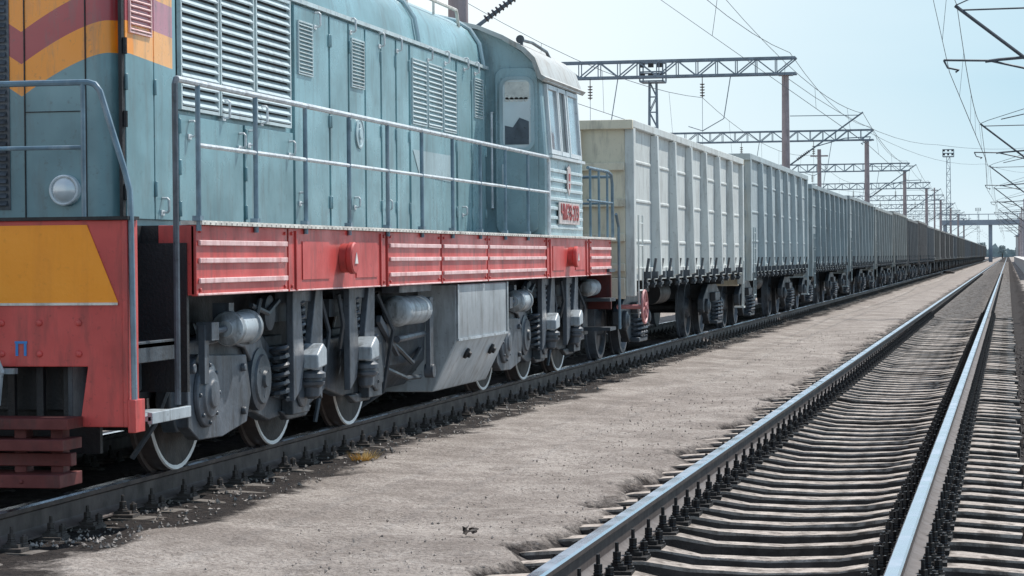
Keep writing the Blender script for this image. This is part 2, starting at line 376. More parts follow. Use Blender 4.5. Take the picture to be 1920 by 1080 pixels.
LB(m,'deck_edge_strip','pale')
m=MB(); m.box(W(-1.335),W(-1.2),13.58,Y1,1.587,1.612); m.box(W(-1.3),W(-1.26),13.58,Y1,1.17,1.58,1); LB(m,'far_side_skirt',['pale','red'])
m=MB(); m.box(W(1.06),W(1.285),13.58,13.62,1.17,1.585); LB(m,'skirt_end_plate','red',bev=.006)
def Ys(px): return Yp(px,AS,500)
segs=[(370,540,'r'),(543,724,'p'),(729,827,'r'),(830,914,'r'),(916,1024,'r'),(1027,1104,'p'),(1107,1146,'r')]
for (a,b_,k) in segs:
    ya,yb=Ys(a),Ys(b_)
    if a==370: ya=13.58
    m=MB(); m.box(W(1.262),W(1.295),ya,yb,1.165,1.585)
    if k=='r':
        for zz in (1.255,1.375,1.48):
            m.px([(ya+.03,zz-.016),(yb-.03,zz-.016),(yb-.03,zz+.016),(ya+.03,zz+.016)],W(1.296),W(1.312),1)
        m.box(W(1.296),W(1.305),ya+.01,yb-.01,1.166,1.18,1)
    else:
        for q in (.06,.94):
            yy=ya+(yb-ya)*q; m.box(W(1.296),W(1.308),yy-.015,yy+.015,1.17,1.57)
        L=(yb-ya)
        for (q0,q1) in ((.12,.38),(.66,.9)):
            m.box(W(1.296),W(1.302),ya+L*q0,ya+L*q1,1.24,1.50)
        m.box(W(1.296),W(1.300),ya+.01,yb-.01,1.166,1.176,1)
    for q in range(2):
        for zz in (1.2,1.55): m.lathe((W(1.295),(ya+.06,yb-.06)[q],zz),(1,0,0),[(0,.014),(.012,.012)],6)
    p=LB(m,'skirt_panel',['red','redrib'],bev=.004)
    if k=='p':
        yy=Yp(643,AS) if a==543 else Yp(1068,AS); c=MB()
        c.lathe((W(1.297),yy,1.385),(1,0,0),[(0,.105),(.05,.105),(.06,.115),(.09,.115),(.1,.105),(.1,.02)],24)
        c.px([(yy-.04,1.345),(yy+.04,1.345),(yy,1.425)],W(1.398),W(1.404),1)
        LB(c,'filler_cap',['red','white2'],p)
def fw(px,py,Yv=Y0):
    x,z=ptY(px,py,Yv); return x-TX,z
m=MB()
m.py([(W(-1.27),1.6),(W(1.27),1.6),(W(1.27),.47),(W(1.0),.47),(W(1.05),.80),(W(-1.05),.80),(W(-1.0),.47),(W(-1.27),.47)],Y0,Y0+.05)
m.box(W(1.255),W(1.285),Y0-.01,Y0+.16,.47,1.6)
for wx in (-.9,.55,.77,1.0,-.6,.1,.3):
    for zz in (.87,1.04): m.lathe((W(wx),Y0,zz),(0,-1,0),[(0,.019),(.009,.019),(.012,.012)],10)
fb=LB(m,'front_beam','red',bev=.006)
m=MB(); m.py([(W(-1.05),1.575),(W(1.055),1.575),(W(1.23),1.15),(W(-1.23),1.15)],Y0-.006,Y0-.002); LB(m,'orange_panel','orange',fb)
m=MB(); m.box(W(-1.23),W(1.23),Y0-.012,Y0-.006,1.136,1.15); LB(m,'white_line','pale',fb)
m=MB(); m.box(W(-1.3),W(1.3),Y0-.03,Y0+.15,1.601,1.62); LB(m,'beam_top_edge','dark',fb)
x_,z_=fw(40,652); m=MB()
m.box(W(x_-.032),W(x_-.017),Y0-.006,Y0-.002,z_-.045,z_+.022); m.box(W(x_+.017),W(x_+.032),Y0-.006,Y0-.002,z_-.045,z_+.022); m.box(W(x_-.036),W(x_+.036),Y0-.006,Y0-.002,z_+.0225,z_+.036)
LB(m,'blue_painted_letter','blue',fb)
m=MB()
for (z0,z1,ya,yb) in ((.47,.53,-.24,.0),(.36,.42,-.30,-.02),(.27,.34,-.18,-.10),(.165,.235,-.34,-.02)):
    m.box(W(-1.02),W(1.02),Y0+ya,Y0+yb,z0,z1)
for wx in (-.95,-.4,.4,.72,.93): m.box(W(wx-.035),W(wx+.035),Y0-.16,Y0-.06,.17,.52)
for wx in (.6,.8): m.lathe((W(wx),Y0-.34,.2),(0,-1,0),[(0,.014),(.012,.010)],8)
LB(m,'shunter_step','darkred',bev=.004)
m=MB()
for wx in (.55,.72,.88,.2): m.box(W(wx-.02),W(wx+.02),Y0+.12,Y0+.16,.5,.85)
m.box(W(-1.0),W(1.0),Y0+.3,Y0+.34,.3,1.5)
LB(m,'underframe_plate','dark')
m=MB(); m.box(W(-.25),W(.25),Y0-.35,Y0+.3,.92,1.15); m.box(W(-.18),W(.2),Y0-.62,Y0-.3,.88,1.2); LB(m,'coupler','dark',bev=.03)
m=MB(); x_,z_=fw(12,690); m.tube([(W(x_-.5),Y0-.05,z_+.05),(W(x_),Y0-.08,z_),(W(x_+.02),Y0-.1,z_-.02),(W(x_-.02),Y0-.12,z_+.09)],.014,8); m.tube([(W(x_),Y0-.08,z_),(W(x_-.03),Y0-.06,z_-.2)],.02,8); m.box(W(x_-.03),W(x_+.08),Y0-.07,Y0-.03,z_-.03,z_); LB(m,'uncoupling_lever','lgrey')
m=MB()
m.box(W(1.0),W(1.33),12.70,13.35,.485,.515,1); m.box(W(1.305),W(1.335),12.70,13.35,.47,.535,1)
m.box(W(.9),W(1.2),12.62,13.5,.88,.91); m.box(W(.9),W(.93),12.55,13.58,.47,1.5)
m.box(W(1.17),W(1.2),12.62,13.5,.80,.92); m.px([(12.9,.88),(13.5,.88),(13.5,.62),(13.2,.52)],W(.95),W(.98))
m.box(W(1.285),W(1.33),12.45,12.6,.44,.62,2)
LB(m,'side_step',['under','lgrey','red'],bev=.004)
m=MB(); m.box(W(.55),W(1.24),13.56,13.60,.60,1.48); m.box(W(.2),W(.9),12.7,13.9,.55,1.48); LB(m,'step_back_plate','dark')
m=MB(); zt=2.355
for s in (1,-1):
    m.tube([(W(-.2*s),Y0+.02,zt),(W(1.06*s),Y0+.02,zt),(W(1.10*s),Y0+.02,zt-.012),(W(1.13*s),Y0+.02,zt-.05),(W(1.27*s),Y0+.02,1.86),(W(1.295*s),Y0+.02,1.76),(W(1.30*s),Y0+.02,1.6),(W(1.31*s),Y0+.02,.62)],.017,8)
    m.tube([(W(0),Y0+.02,2.0),(W(1.03*s),Y0+.02,2.0)],.012,8)
    for wx in (.35,1.03): m.tube([(W(wx*s),Y0+.02,1.6),(W(wx*s),Y0+.02,zt)],.014,8)
LB(m,'front_handrail','rail')
m=MB(); zt=2.42; ya=Yp(334,4.66); yb=Yp(1032,4.66)
m.tube([(W(1.31),ya+.03,zt),(W(1.31),yb-.05,zt),(W(1.31),yb,zt-.05),(W(1.31),yb,1.6)],.019,8)
m.tube([(W(1.31),13.59,2.055),(W(1.31),yb,2.055)],.014,8)
LB(m,'side_handrail','railw')
m=MB(); m.tube([(W(1.31),ya,.55),(W(1.31),ya,zt-.03),(W(1.31),ya+.03,zt+.001)],.019,8); LB(m,'entry_handrail_post','mid')
for k in range(10):
    yy=13.59+k*1.11; m=MB(); m.tube([(W(1.31),yy,1.55),(W(1.31),yy,zt-.01)],.016,8); m.box(W(1.28),W(1.33),yy-.03,yy+.03,1.61,1.64); LB(m,'rail_post','rail')
m=MB(); m.tube([(W(-1.3),13.2,.55),(W(-1.3),13.2,zt),(W(-1.3),yb,zt)],.019,8)
for k in range(11): m.tube([(W(-1.3),13.59+k*1.11,1.6),(W(-1.3),13.59+k*1.11,zt)],.016,8)
m.tube([(W(-1.3),13.2,2.055),(W(-1.3),yb,2.055)],.014,8); LB(m,'far_handrail','rail')
m=MB(); zr=2.4
m.tube([(W(1.30),27.15,zr),(W(1.30),Y1-.35,zr),(W(1.30),Y1-.1,zr-.03),(W(1.30),Y1-.02,zr-.15),(W(1.30),Y1-.02,1.6)],.02,8)
for yy in (27.3,27.9,28.5): m.tube([(W(1.30),yy,1.6),(W(1.30),yy,zr)],.015,8)
m.tube([(W(1.30),27.15,2.03),(W(1.30),Y1-.02,2.03)],.014,8)
m.tube([(W(1.30),Y1+.02,2.03),(W(.4),Y1+.02,2.03)],.014,8); m.tube([(W(1.30),Y1+.02,zr-.05),(W(.4),Y1+.02,zr-.05)],.018,8)
m.tube([(W(1.33),Y1+.06,1.9),(W(1.33),Y1+.25,1.75),(W(1.33),Y1+.28,.5)],.018,8)
LB(m,'rear_handrail','rail')
m=MB()
for zz in (.5,.85,1.2): m.box(W(.95),W(1.33),Y1-.45,Y1-.02,zz,zz+.04)
m.box(W(.95),W(.98),Y1-.5,Y1,.45,1.5); m.box(W(-1.27),W(1.27),Y1,Y1+.05,.75,1.6,1)
LB(m,'rear_step',['under','darkred'])
# ---- hood
def prof(hw,zs=3.34,zc=3.90,n=9):
    pts=[(hw,1.59),(hw,zs)]
    for i in range(1,n):
        an=math.pi*i/n; c=math.cos(an); s_=math.sin(an)
        pts.append((hw*math.copysign(abs(c)**.85,c)*.985,zs+(zc-zs)*s_**.75))
    pts+=[(-hw,zs),(-hw,1.59)]
    return pts
def loft(mb,secs,mi=0):
    n=len(secs[0][1]); vs=[(W(a),yy,b_) for yy,p in secs for a,b_ in p]; fs=[]
    for i in range(len(secs)-1):
        for k in range(n-1): fs.append((i*n+k,i*n+k+1,(i+1)*n+k+1,(i+1)*n+k))
    fs.append(tuple(range(n-1,-1,-1))); fs.append(tuple((len(secs)-1)*n+k for k in range(n)))
    mb.add(vs,fs,mi)
HY0=14.08; r=.16; secs=[]
for i in range(8):
    tt=math.pi/2*i/7; secs.append((HY0+r*(1-math.cos(tt)),prof(WH-.012-r*(1-math.sin(tt)))))
secs.append((24.76,prof(WH-.012)))
m=MB(); loft(m,secs); hood=LB(m,'hood','teal',smooth=28)
def Yh(px,py=250): return Yp(px,AH,py)
def Zh(px,py): return Zp(px,py,AH)
def louvres(name,ya,yb,z0,z1,n,matk,parent,wide=False,frame='teal'):
    m=MB(); fr=.022 if wide else .012
    m.box(W(WH),W(WH+.03),ya,ya+fr,z0,z1,1); m.box(W(WH),W(WH+.03),yb-fr,yb,z0,z1,1)
    m.box(W(WH),W(WH+.029),ya+fr,yb-fr,z0,z0+fr,1); m.box(W(WH),W(WH+.029),ya+fr,yb-fr,z1-fr,z1,1)
    m.box(W(WH-.004),W(WH+.002),ya+fr,yb-fr,z0+fr,z1-fr,2)
    st=(z1-z0-2*fr)/n
    for k in range(n):
        zz=z0+fr+k*st
        m.add([(W(WH+.003),ya+fr,zz+st*.98),(W(WH+.003),yb-fr,zz+st*.98),(W(WH+.034),yb-fr,zz+st*.28),(W(WH+.034),ya+fr,zz+st*.28),(W(WH+.030),ya+fr,zz+st*.10),(W(WH+.030),yb-fr,zz+st*.10)],[(0,1,2,3),(3,2,5,4)])
    return LB(m,name,[matk,frame,'dark'],parent)
def handle(yy,zz,parent,hh=.10):
    m=MB(); x0=W(WH+.018)
    m.tube([(x0,yy,zz+hh/2),(x0+.035,yy,zz+hh/2),(x0+.045,yy,zz+hh/2-.012),(x0+.045,yy,zz-hh/2+.012),(x0+.035,yy,zz-hh/2),(x0,yy,zz-hh/2)],.009,6)
    m.box(x0-.004,x0+.006,yy-.03,yy+.03,zz-hh/2-.02,zz-hh/2+.015)
    LB(m,'door_handle','railw',parent)
def door(ya,yb,z0,z1,matk='teal',hn=2,hinge_left=True):
    m=MB(); g=.008
    m.box(W(WH-.015),W(WH+.016),ya+g,yb-g,z0+g,z1-g)
    hy=ya+g if hinge_left else yb-g
    for k in range(3):
        zz=z0+(z1-z0)*(.12+.38*k); m.cyl((W(WH+.02),hy,zz-.05),(W(WH+.02),hy,zz+.05),.013,n=8)
    return LB(m,'hood_door',matk,bev=.004)
ZT=3.33; ZB=1.63
d1=door(Yh(228)+.03,Yh(285),ZB,ZT); d2=door(Yh(285),Yh(327),ZB,ZT)
louvres('small_louvre',Yh(238),Yh(279),Zh(258,66),3.28,13,'redrib',d1,frame='redrib')
handle(Yh(298),Zh(298,385),d2,.09)
for a,b_ in ((333,405),(408,471),(475,540)):
    louvres('large_louvre',Yh(a),Yh(b_),2.37,ZT,15,'louvre',hood,True,'louvre')
for (a,b_,hs) in ((331,452,(350,232)),(455,546,(462,258))):
    d=door(Yh(a),Yh(b_),ZB,2.345)
    handle(Yh(hs[0]),2.25,d); handle(Yh(b_-8),2.22,d)
for px,py in ((415,205),(486,215)): handle(Yh(px),Zh(px,py),hood,.12)
dd=[(549,614),(616,650),(652,681),(683,711),(713,739),(741,764),(767,852),(855,881),(883,907)]
lv={549:[(555,582,42,142)],652:[(655,679,75,166)],767:[(769,796,113,235),(799,825,122,241),(828,853,132,249)],883:[(886,902,148,222)]}
hd={549:(588,38),652:(655,48),683:(709,75),713:(742,84),767:(800,102),855:(868,120),883:(888,128)}
for a,b_ in dd:
    d=door(Yh(a),Yh(b_),ZB,ZT,hinge_left=(a%2==0))
    for (p,q,t0,t1) in lv.get(a,[]):
        louvres('small_louvre',Yh(p),min(Yh(q),Yh(b_)-.01),Zh((p+q)/2,t1),Zh((p+q)/2,t0),13,'louvre',d,frame='louvre')
    if a in hd: handle(Yh(hd[a][0]),Zh(*hd[a]),d,.11)
    if a in (767,): handle(Yh(832),Zh(832,108),d,.11)
    if a in (549,652,713,855): handle(Yh(a+8),1.85,d,.08)
m=MB(); ye,ze=Yh(670),Zh(670,250); m.lathe((W(WH+.016),ye,ze),(1,0,0),[(0,.13),(.012,.13),(.014,.112),(.008,.105),(.008,.05),(.02,.045),(.02,.01)],28); m.box(W(WH+.02),W(WH+.032),ye-.02,ye+.02,ze-.08,ze+.08,1)
LB(m,'round_emblem',['teal_light','louvre'],hood)
m=MB(); ya,yb=Yh(770),Yh(842); m.add([(W(WH+.020),ya,Zh(770,280)),(W(WH+.020),yb,Zh(842,292)),(W(WH+.020),yb,Zh(842,342)),(W(WH+.020),ya+.25,Zh(795,330))],[(0,1,2,3)]); LB(m,'pale_hood_patch','teal_light',hood)  # flat pale patch laid on the hood side
m=MB()
for k in range(34):
    zz=1.72+k*.046; m.add([(W(-.50),HY0-.004,zz+.04),(W(-.10),HY0-.004,zz+.04),(W(-.10),HY0-.03,zz+.008),(W(-.50),HY0-.03,zz+.008)],[(0,1,2,3)])
m.box(W(-.52),W(-.08),HY0-.006,HY0-.002,1.7,3.3)
LB(m,'front_grille','mid',hood)
m=MB()
for xx in (.02,.42): m.box(W(xx-.004),W(xx+.004),HY0-.006,HY0-.001,1.63,3.3)
m.box(W(.025),W(.415),HY0-.006,HY0-.001,2.3,2.306)
LB(m,'front_seam','dark',hood)
m=MB(); x_,z_=fw(125,357,HY0); m.lathe((W(x_),HY0,z_),(0,-1,0),[(0,.095),(.05,.095),(.055,.088),(.05,.08),(.04,.079)],28); m.lathe((W(x_),HY0-.042,z_),(0,-1,0),[(0,.079),(.02,.06),(.03,.03),(.032,.005)],24,1)
LB(m,'marker_lamp',['railw','lamp'],hood)
m=MB()
for k in range(4): m.cyl((W(WH+.02),Yh(229),1.75+k*.45),(W(WH+.02),Yh(229),1.85+k*.45),.018,n=8)
m.box(W(WH-.01),W(WH+.012),Yh(226),Yh(231),ZB,ZT)
LB(m,'corner_seam','dark',hood)
p0=[(a*1.02,b_+.012) for a,b_ in prof(WH)][1:-1]
for yy in (Yh(785),24.55,Yh(560),17.0): 
    m=MB(); m.tube([(W(a),yy,b_) for a,b_ in p0],.022,6); LB(m,'roof_hoop','teal_light',hood)
m=MB(); m.box(W(WH-.005),W(WH+.03),HY0+.15,24.7,ZT+.012,ZT+.045); LB(m,'roof_gutter','louvre',hood)
m=MB(); m.tube([(W(.5),21.9,3.76),(W(.5),22,3.9),(W(.5),24.0,3.9),(W(.5),24.1,3.74)],.018,6); m.tube([(W(.5),23,3.76),(W(.5),23,3.9)],.014,6); LB(m,'roof_grab_rail','pale',hood)
# ---- cab
CY0=24.76; CY1=26.95
def cabp(o=0):
    P=[(1.275+o,1.59),(1.275+o,2.42),(1.215+o,3.28),(1.15+o,3.42+o),(1.04+o,3.53+o),(.85,3.66+o),(.59,3.77+o),(.3,3.84+o),(0,3.86+o)]
    return P+[(-a,b_) for a,b_ in P[-2::-1]]
m=MB(); pr=cabp(); secs=[(CY0,[(a*.985,b_ if b_<2 else b_-.01) for a,b_ in pr]),(CY0+.03,pr),(CY1-.03,pr),(CY1,[(a*.985,b_-.01 if b_>2 else b_) for a,b_ in pr])]
loft(m,secs); cab=LB(m,'cab','cabpaint',smooth=30)
m=MB(); pr2=[p for p in cabp(.035)][2:-2]; pr2=[(pr2[0][0]+.05,pr2[0][1]-.03)]+pr2+[(pr2[-1][0]-.05,pr2[-1][1]-.03)]
inn=[(a*.97,b_-.04) for a,b_ in pr2]
vs=[(W(a),yy,b_) for yy in (CY0-.12,CY1+.12) for a,b_ in pr2+inn[::-1]]; n=len(pr2)*2
m.add(vs,[tuple(range(n)),tuple(range(2*n-1,n-1,-1))]+[(i,(i+1)%n,(i+1)%n+n,i+n) for i in range(n)])
LB(m,'cab_roof','roof',smooth=30)
m=MB(); m.tube([(W(1.0),CY0+.1,3.56),(W(1.0),CY0+.12,3.66),(W(1.0),CY0+.7,3.68),(W(1.02),CY0+1.4,3.64),(W(1.04),CY0+1.6,3.54)],.018,6)
m.lathe((W(1.0),CY0+.12,3.655),(.1,-1,0),[(0,.02),(.1,.025),(.17,.045)],12)
LB(m,'roof_horn','mid',cab)
def rrect(x0,x1,z0,z1,r_,n=5):
    P=[]
    for cx,cz,a0 in ((x1-r_,z1-r_,0),(x0+r_,z1-r_,90),(x0+r_,z0+r_,180),(x1-r_,z0+r_,270)):
        for i in range(n+1): an=R(a0+90*i/n); P.append((cx+r_*math.cos(an),cz+r_*math.sin(an)))
    return P
def ring_y(mb,po,pi,y0,y1,mi=0):
    n=len(po); vs=[(a,y0,b_) for a,b_ in po]+[(a,y0,b_) for a,b_ in pi]+[(a,y1,b_) for a,b_ in pi]+[(a,y1,b_) for a,b_ in po]
    fs=[]
    for i in range(n):
        j=(i+1)%n; fs+=[(i,j,n+j,n+i),(n+i,n+j,2*n+j,2*n+i),(i,j,3*n+j,3*n+i)]
    mb.add(vs,fs,mi)
m=MB(); m.py(rrect(W(.74),W(1.19),1.63,3.36,.1),CY0-.03,CY0-.004); m.box(W(.745),W(.765),CY0-.045,CY0-.03,1.7,3.2); cdoor=LB(m,'cab_door','cabpaint',cab,bev=.004)
m=MB(); ring_y(m,rrect(W(.79),W(1.16),2.49,3.27,.11),rrect(W(.825),W(1.125),2.525,3.235,.08),CY0-.05,CY0-.02); LB(m,'door_window_frame','teal_light',cab)
m=MB(); m.py(rrect(W(.82),W(1.13),2.52,3.24,.08),CY0-.036,CY0-.031); LB(m,'door_window_pane','lamp',cab)
m=MB(); m.py(rrect(W(.845),W(1.105),3.03,3.215,.03),CY0-.040,CY0-.0365)
for k in range(5): m.lathe((W(.87+k*.05),CY0-.038,3.03),(0,-1,0),[(0,.026),(.002,.024)],10)
LB(m,'lace_curtain','pale',cab)
m=MB(); m.py([(W(.845),2.56),(W(1.10),2.56),(W(1.10),2.80),(W(1.0),2.84),(W(.93),2.74),(W(.845),2.76)],CY0-.0405,CY0-.0365); LB(m,'dark_window_view','mid',cab)
m=MB(); m.tube([(W(.83),CY0-.03,2.35),(W(.83),CY0-.08,2.35),(W(.83),CY0-.08,2.15),(W(.83),CY0-.03,2.15)],.012,6); m.tube([(W(.71),CY0-.01,2.9),(W(.71),CY0-.07,2.9),(W(.71),CY0-.07,1.9),(W(.71),CY0-.01,1.9)],.012,6); LB(m,'door_grab_handle','railw',cab)
def cx(z): return W(1.275-.06*(z-2.42)/.86) if z>2.42 else W(1.275)
def cwin(ya,yb,z0=2.47,z1=3.20,open_=False):
    m=MB(); f=.045
    def slab(y0,y1,za,zb,o0,o1,mi=0):
        m.add([(cx(z)+o,y,z) for o in (o0,o1) for y in (y0,y1) for z in (za,zb)],[(0,1,3,2),(4,6,7,5),(0,4,5,1),(2,3,7,6),(0,2,6,4),(1,5,7,3)],mi)
    slab(ya,ya+f,z0,z1,.0,.035); slab(yb-f,yb,z0,z1,0,.035); slab(ya+f,yb-f,z0,z0+f,0,.034); slab(ya+f,yb-f,z1-f,z1,0,.034)
    LB(m,'side_window','winframe',cab)
    m=MB(); m.add([(cx(z)+.012,y,z) for y in (ya+f,yb-f) for z in (z0+f,z1-f)],[(0,1,3,2)]); LB(m,'side_window_pane','glass' if not open_ else 'inside',cab)
cwin(24.92,25.5); cwin(25.54,25.98,open_=True); cwin(26.06,26.75)
m=MB(); m.box(cx(3.24),cx(3.24)+.06,24.85,26.85,3.22,3.25); m.box(cx(2.44)-.01,cx(2.44)+.05,24.85,26.85,2.425,2.455); LB(m,'window_ledge','winframe',cab)
m=MB()
for k in range(7):
    zz=1.70+k*.10; m.px([(24.9,zz-.018),(26.85,zz-.018),(26.85,zz+.018),(24.9,zz+.018)],W(1.27),W(1.292))
LB(m,'cab_side_rib','louvre',cab,bev=.006)
m=MB(); m.box(W(1.294),W(1.306),25.32,26.55,1.74,1.97); plate=LB(m,'number_plate','platebg',cab)
cu=bpy.data.curves.new('t','FONT'); cu.body='ЧМЭ3-273'; cu.size=.235; cu.extrude=.003; cu.offset=.002; cu.align_x='CENTER'; cu.align_y='CENTER'
to=bpy.data.objects.new('t',cu); col.objects.link(to); bpy.context.view_layer.update()
tm=bpy.data.meshes.new_from_object(to.evaluated_get(bpy.context.evaluated_depsgraph_get())); bpy.data.objects.remove(to)
tm.transform(Matrix.Translation((1.312,25.935-LY,1.855))@Matrix(((0,0,1,0),(1,0,0,0),(0,1,0,0),(0,0,0,1)))); tm.materials.clear(); tm.materials.append(M['signred'])
to=bpy.data.objects.new('lettering',tm); col.objects.link(to); to.parent=plate
m=MB(); yc,zc=25.95,2.22
m.px([(yc-.10,zc+.12),(yc,zc+.17),(yc+.10,zc+.12),(yc+.10,zc-.08),(yc,zc-.17),(yc-.10,zc-.08)],W(1.293),W(1.302),0)
m.px([(yc-.04,zc+.07),(yc+.04,zc+.07),(yc+.035,zc-.01),(yc-.035,zc-.01)],W(1.303),W(1.308),1)
m.px([(yc-.035,zc-.04),(yc+.035,zc-.04),(yc,zc-.10)],W(1.303),W(1.308),1)
LB(m,'crest',['platebg','signred'],cab)
# ---- bogie
bz0=14.27
def bogie():
    b0=bz0; m=MB()
    m.px([(b0-.42,.72),(b0-.25,.86),(b0+.5,.92),(b0+1.1,.98),(b0+1.45,.86),(b0+1.6,.78),(b0+2.5,.78),(b0+3.6,.80),(b0+4.5,.84),(b0+4.75,.70),(b0+4.65,.38),(b0+4.35,.33),(b0+3.4,.34),(b0+2.95,.42),(b0+2.55,.33),(b0+1.55,.28),(b0+1.2,.36),(b0+.85,.38),(b0+.6,.34),(b0-.3,.33),(b0-.42,.5)],W(.93),W(1.03))
    for yy in (b0+.3,b0+2.0,b0+3.7): m.box(W(-.95),W(.93),yy-.2,yy+.2,.55,.85)
    m.px([(b0-.42,.72),(b0+4.6,.78),(b0+4.5,.4),(b0-.3,.35)],W(-1.03),W(-.93))
    m.px([(b0+1.75,.33),(b0+1.9,.26),(b0+2.35,.26),(b0+2.5,.33)],W(1.0),W(1.06)); m.px([(b0+3.5,.34),(b0+3.7,.27),(b0+4.1,.27),(b0+4.3,.34)],W(1.0),W(1.06))
    bg_=LB(m,'bogie','under',bev=.012)
    for k in range(3):
        zc_=.525+TZ
        for s in (-1,1):
            m=MB(); yy=b0+2.03*k+.16
            m.lathe((W(.86*s),yy,zc_),(-s,0,0),[(-.02,.05),(-.02,.13),(.02,.16),(.05,.22),(.05,.40),(.01,.45),(.0,.500)],40,0)
            m.lathe((W(.86*s),yy,zc_),(-s,0,0),[(-.003,.496),(-.008,.521),(.004,.526)],40,1,caps=False)
            m.lathe((W(.86*s),yy,zc_),(-s,0,0),[(.005,.526),(.10,.53),(.105,.555),(.13,.555),(.135,.1)],40,2)
            LB(m,'wheel',['dark','white','railrust'],bg_)
        m=MB(); m.cyl((W(-.8),b0+2.03*k+.16,zc_),(W(.72),b0+2.03*k+.16,zc_),.09,n=12); m.box(W(-.4),W(.5),b0+2.03*k+.26,b0+2.03*k+.96,.3,.9); LB(m,'axle_and_motor','dark',bg_)
    m=MB(); m.px([(b0-.30,.36),(b0-.31,.7),(b0-.1,.80),(b0+.3,.78),(b0+.85,.76),(b0+.95,.5),(b0+.85,.32),(b0+.35,.26),(b0-.1,.27)],W(1.02),W(1.10))
    m.lathe((W(1.10),b0,.55),(1,0,0),[(0,.21),(.03,.205),(.04,.15),(.055,.145),(.06,.09),(.075,.085),(.08,.02)],28)
    for k in range(8): an=k*math.pi/4; m.lathe((W(1.13),b0+.178*math.cos(an),.55+.178*math.sin(an)),(1,0,0),[(0,.016),(.02,.014)],6)
    m.lathe((W(1.10),b0-.30,.72),(1,0,0),[(0,.035),(.05,.03)],10)
    for zz in (.40,.68): m.lathe((W(1.10),b0+.75,zz),(1,0,0),[(0,.03),(.03,.025)],8)
    LB(m,'axle_box','mid',bg_,bev=.008)
    for k in (1,2):
        m=MB(); yy=b0+2.03*k; m.box(W(1.03),W(1.12),yy-.2,yy+.2,.30,.72); m.lathe((W(1.12),yy,.50),(1,0,0),[(0,.16),(.02,.155),(.03,.08)],20); LB(m,'axle_box','under',bg_,bev=.008)
    m=MB(); yd=b0+1.22; m.lathe((W(1.03),yd,.58),(1,0,0),[(0,.21),(.05,.21),(.06,.17),(.075,.16),(.08,.06),(.1,.05)],26)
    for k in range(3): an=k*2.09+.5; m.lathe((W(1.09),yd+.11*math.cos(an),.58+.11*math.sin(an)),(1,0,0),[(0,.018),(.02,.014)],6)
    LB(m,'pivot_disc','under',bg_)
    m=MB(); m.px([(b0+.2,.98),(b0+.5,1.0),(b0+.95,.96),(b0+1.25,.86),(b0+1.45,.62),(b0+1.3,.50),(b0+1.12,.66),(b0+.92,.80),(b0+.5,.86),(b0+.1,.84)],W(1.035),W(1.07)); LB(m,'curved_arm','mid',bg_,bev=.01)
    m=MB(); yc_,zc_=b0+.28,.945
    m.lathe((W(1.16),yc_-.05,zc_),(0,1,0),[(0,.05),(.02,.06),(.05,.105),(.06,.105),(.08,.112),(.095,.112),(.10,.1),(.40,.1),(.41,.115),(.45,.115),(.46,.095),(.50,.07),(.51,.03)],22)
    LB(m,'brake_cylinder','lgrey',bg_)
    m=MB(); m.cyl((W(1.16),yc_-.3,zc_-.01),(W(1.16),yc_-.04,zc_),.022,n=10); m.box(W(1.10),W(1.2),yc_-.42,yc_-.28,zc_-.06,zc_+.05); m.box(W(1.12),W(1.16),yc_-.44,yc_-.36,.62,.98)
    LB(m,'brake_rod','mid',bg_)
    m=MB(); m.box(W(1.03),W(1.14),yc_+.1,yc_+.2,zc_-.02,zc_+.16); LB(m,'cylinder_bracket','mid',bg_)
    for yb_ in (b0+2.05,b0+3.5):
        m=MB()
        m.px([(yb_-.37,1.17),(yb_-.20,1.17),(yb_-.10,.66),(yb_-.18,.48),(yb_-.36,.40)],W(1.12),W(1.17)); m.px([(yb_+.37,1.17),(yb_+.20,1.17),(yb_+.04,.74),(yb_+.12,.50),(yb_+.34,.38)],W(1.12),W(1.17))
        m.box(W(1.03),W(1.14),yb_-.34,yb_+.34,1.08,1.16)
        LB(m,'suspension_hanger','mid',bg_,bev=.006)
        m=MB(); m.px([(yb_-.11,.61),(yb_+.12,.63),(yb_+.12,.75),(yb_+.04,.79),(yb_-.11,.71)],W(1.12),W(1.27)); m.box(W(1.12),W(1.25),yb_+.125,yb_+.19,.66,.73); LB(m,'damper_block','lgrey',bg_,bev=.012)
        m=MB(); m.lathe((W(1.19),yb_,.60),(0,0,-1),[(0,.07),(.02,.10),(.05,.10),(.055,.075),(.075,.075),(.08,.095),(.10,.09),(.12,.06),(.18,.055),(.2,.03)],18); LB(m,'rubber_buffer','mid',bg_)
        m=MB(); m.coil(W(1.10),yb_-.02,.82,1.08,.045,.013,5); LB(m,'small_coil_spring','mid',bg_)
        m=MB(); m.cyl((W(1.09),yb_+.12,.85),(W(1.09),yb_+.12,1.05),.022,n=8); m.box(W(1.07),W(1.12),yb_-.12,yb_+.18,.92,.95); m.box(W(.98),W(1.05),yb_-.5,yb_+.5,.95,1.08); LB(m,'link_rod','under',bg_)
    for yb_ in (b0+1.62,b0+4.02):
        m=MB(); m.coil(W(1.09),yb_,.42,.78,.055,.017,6); LB(m,'coil_spring','under',bg_)
    m=MB(); m.lathe((W(1.05),b0+1.38,1.02),(1,0,0),[(0,.12),(.05,.12),(.06,.08)],20); LB(m,'round_cover','under',bg_)
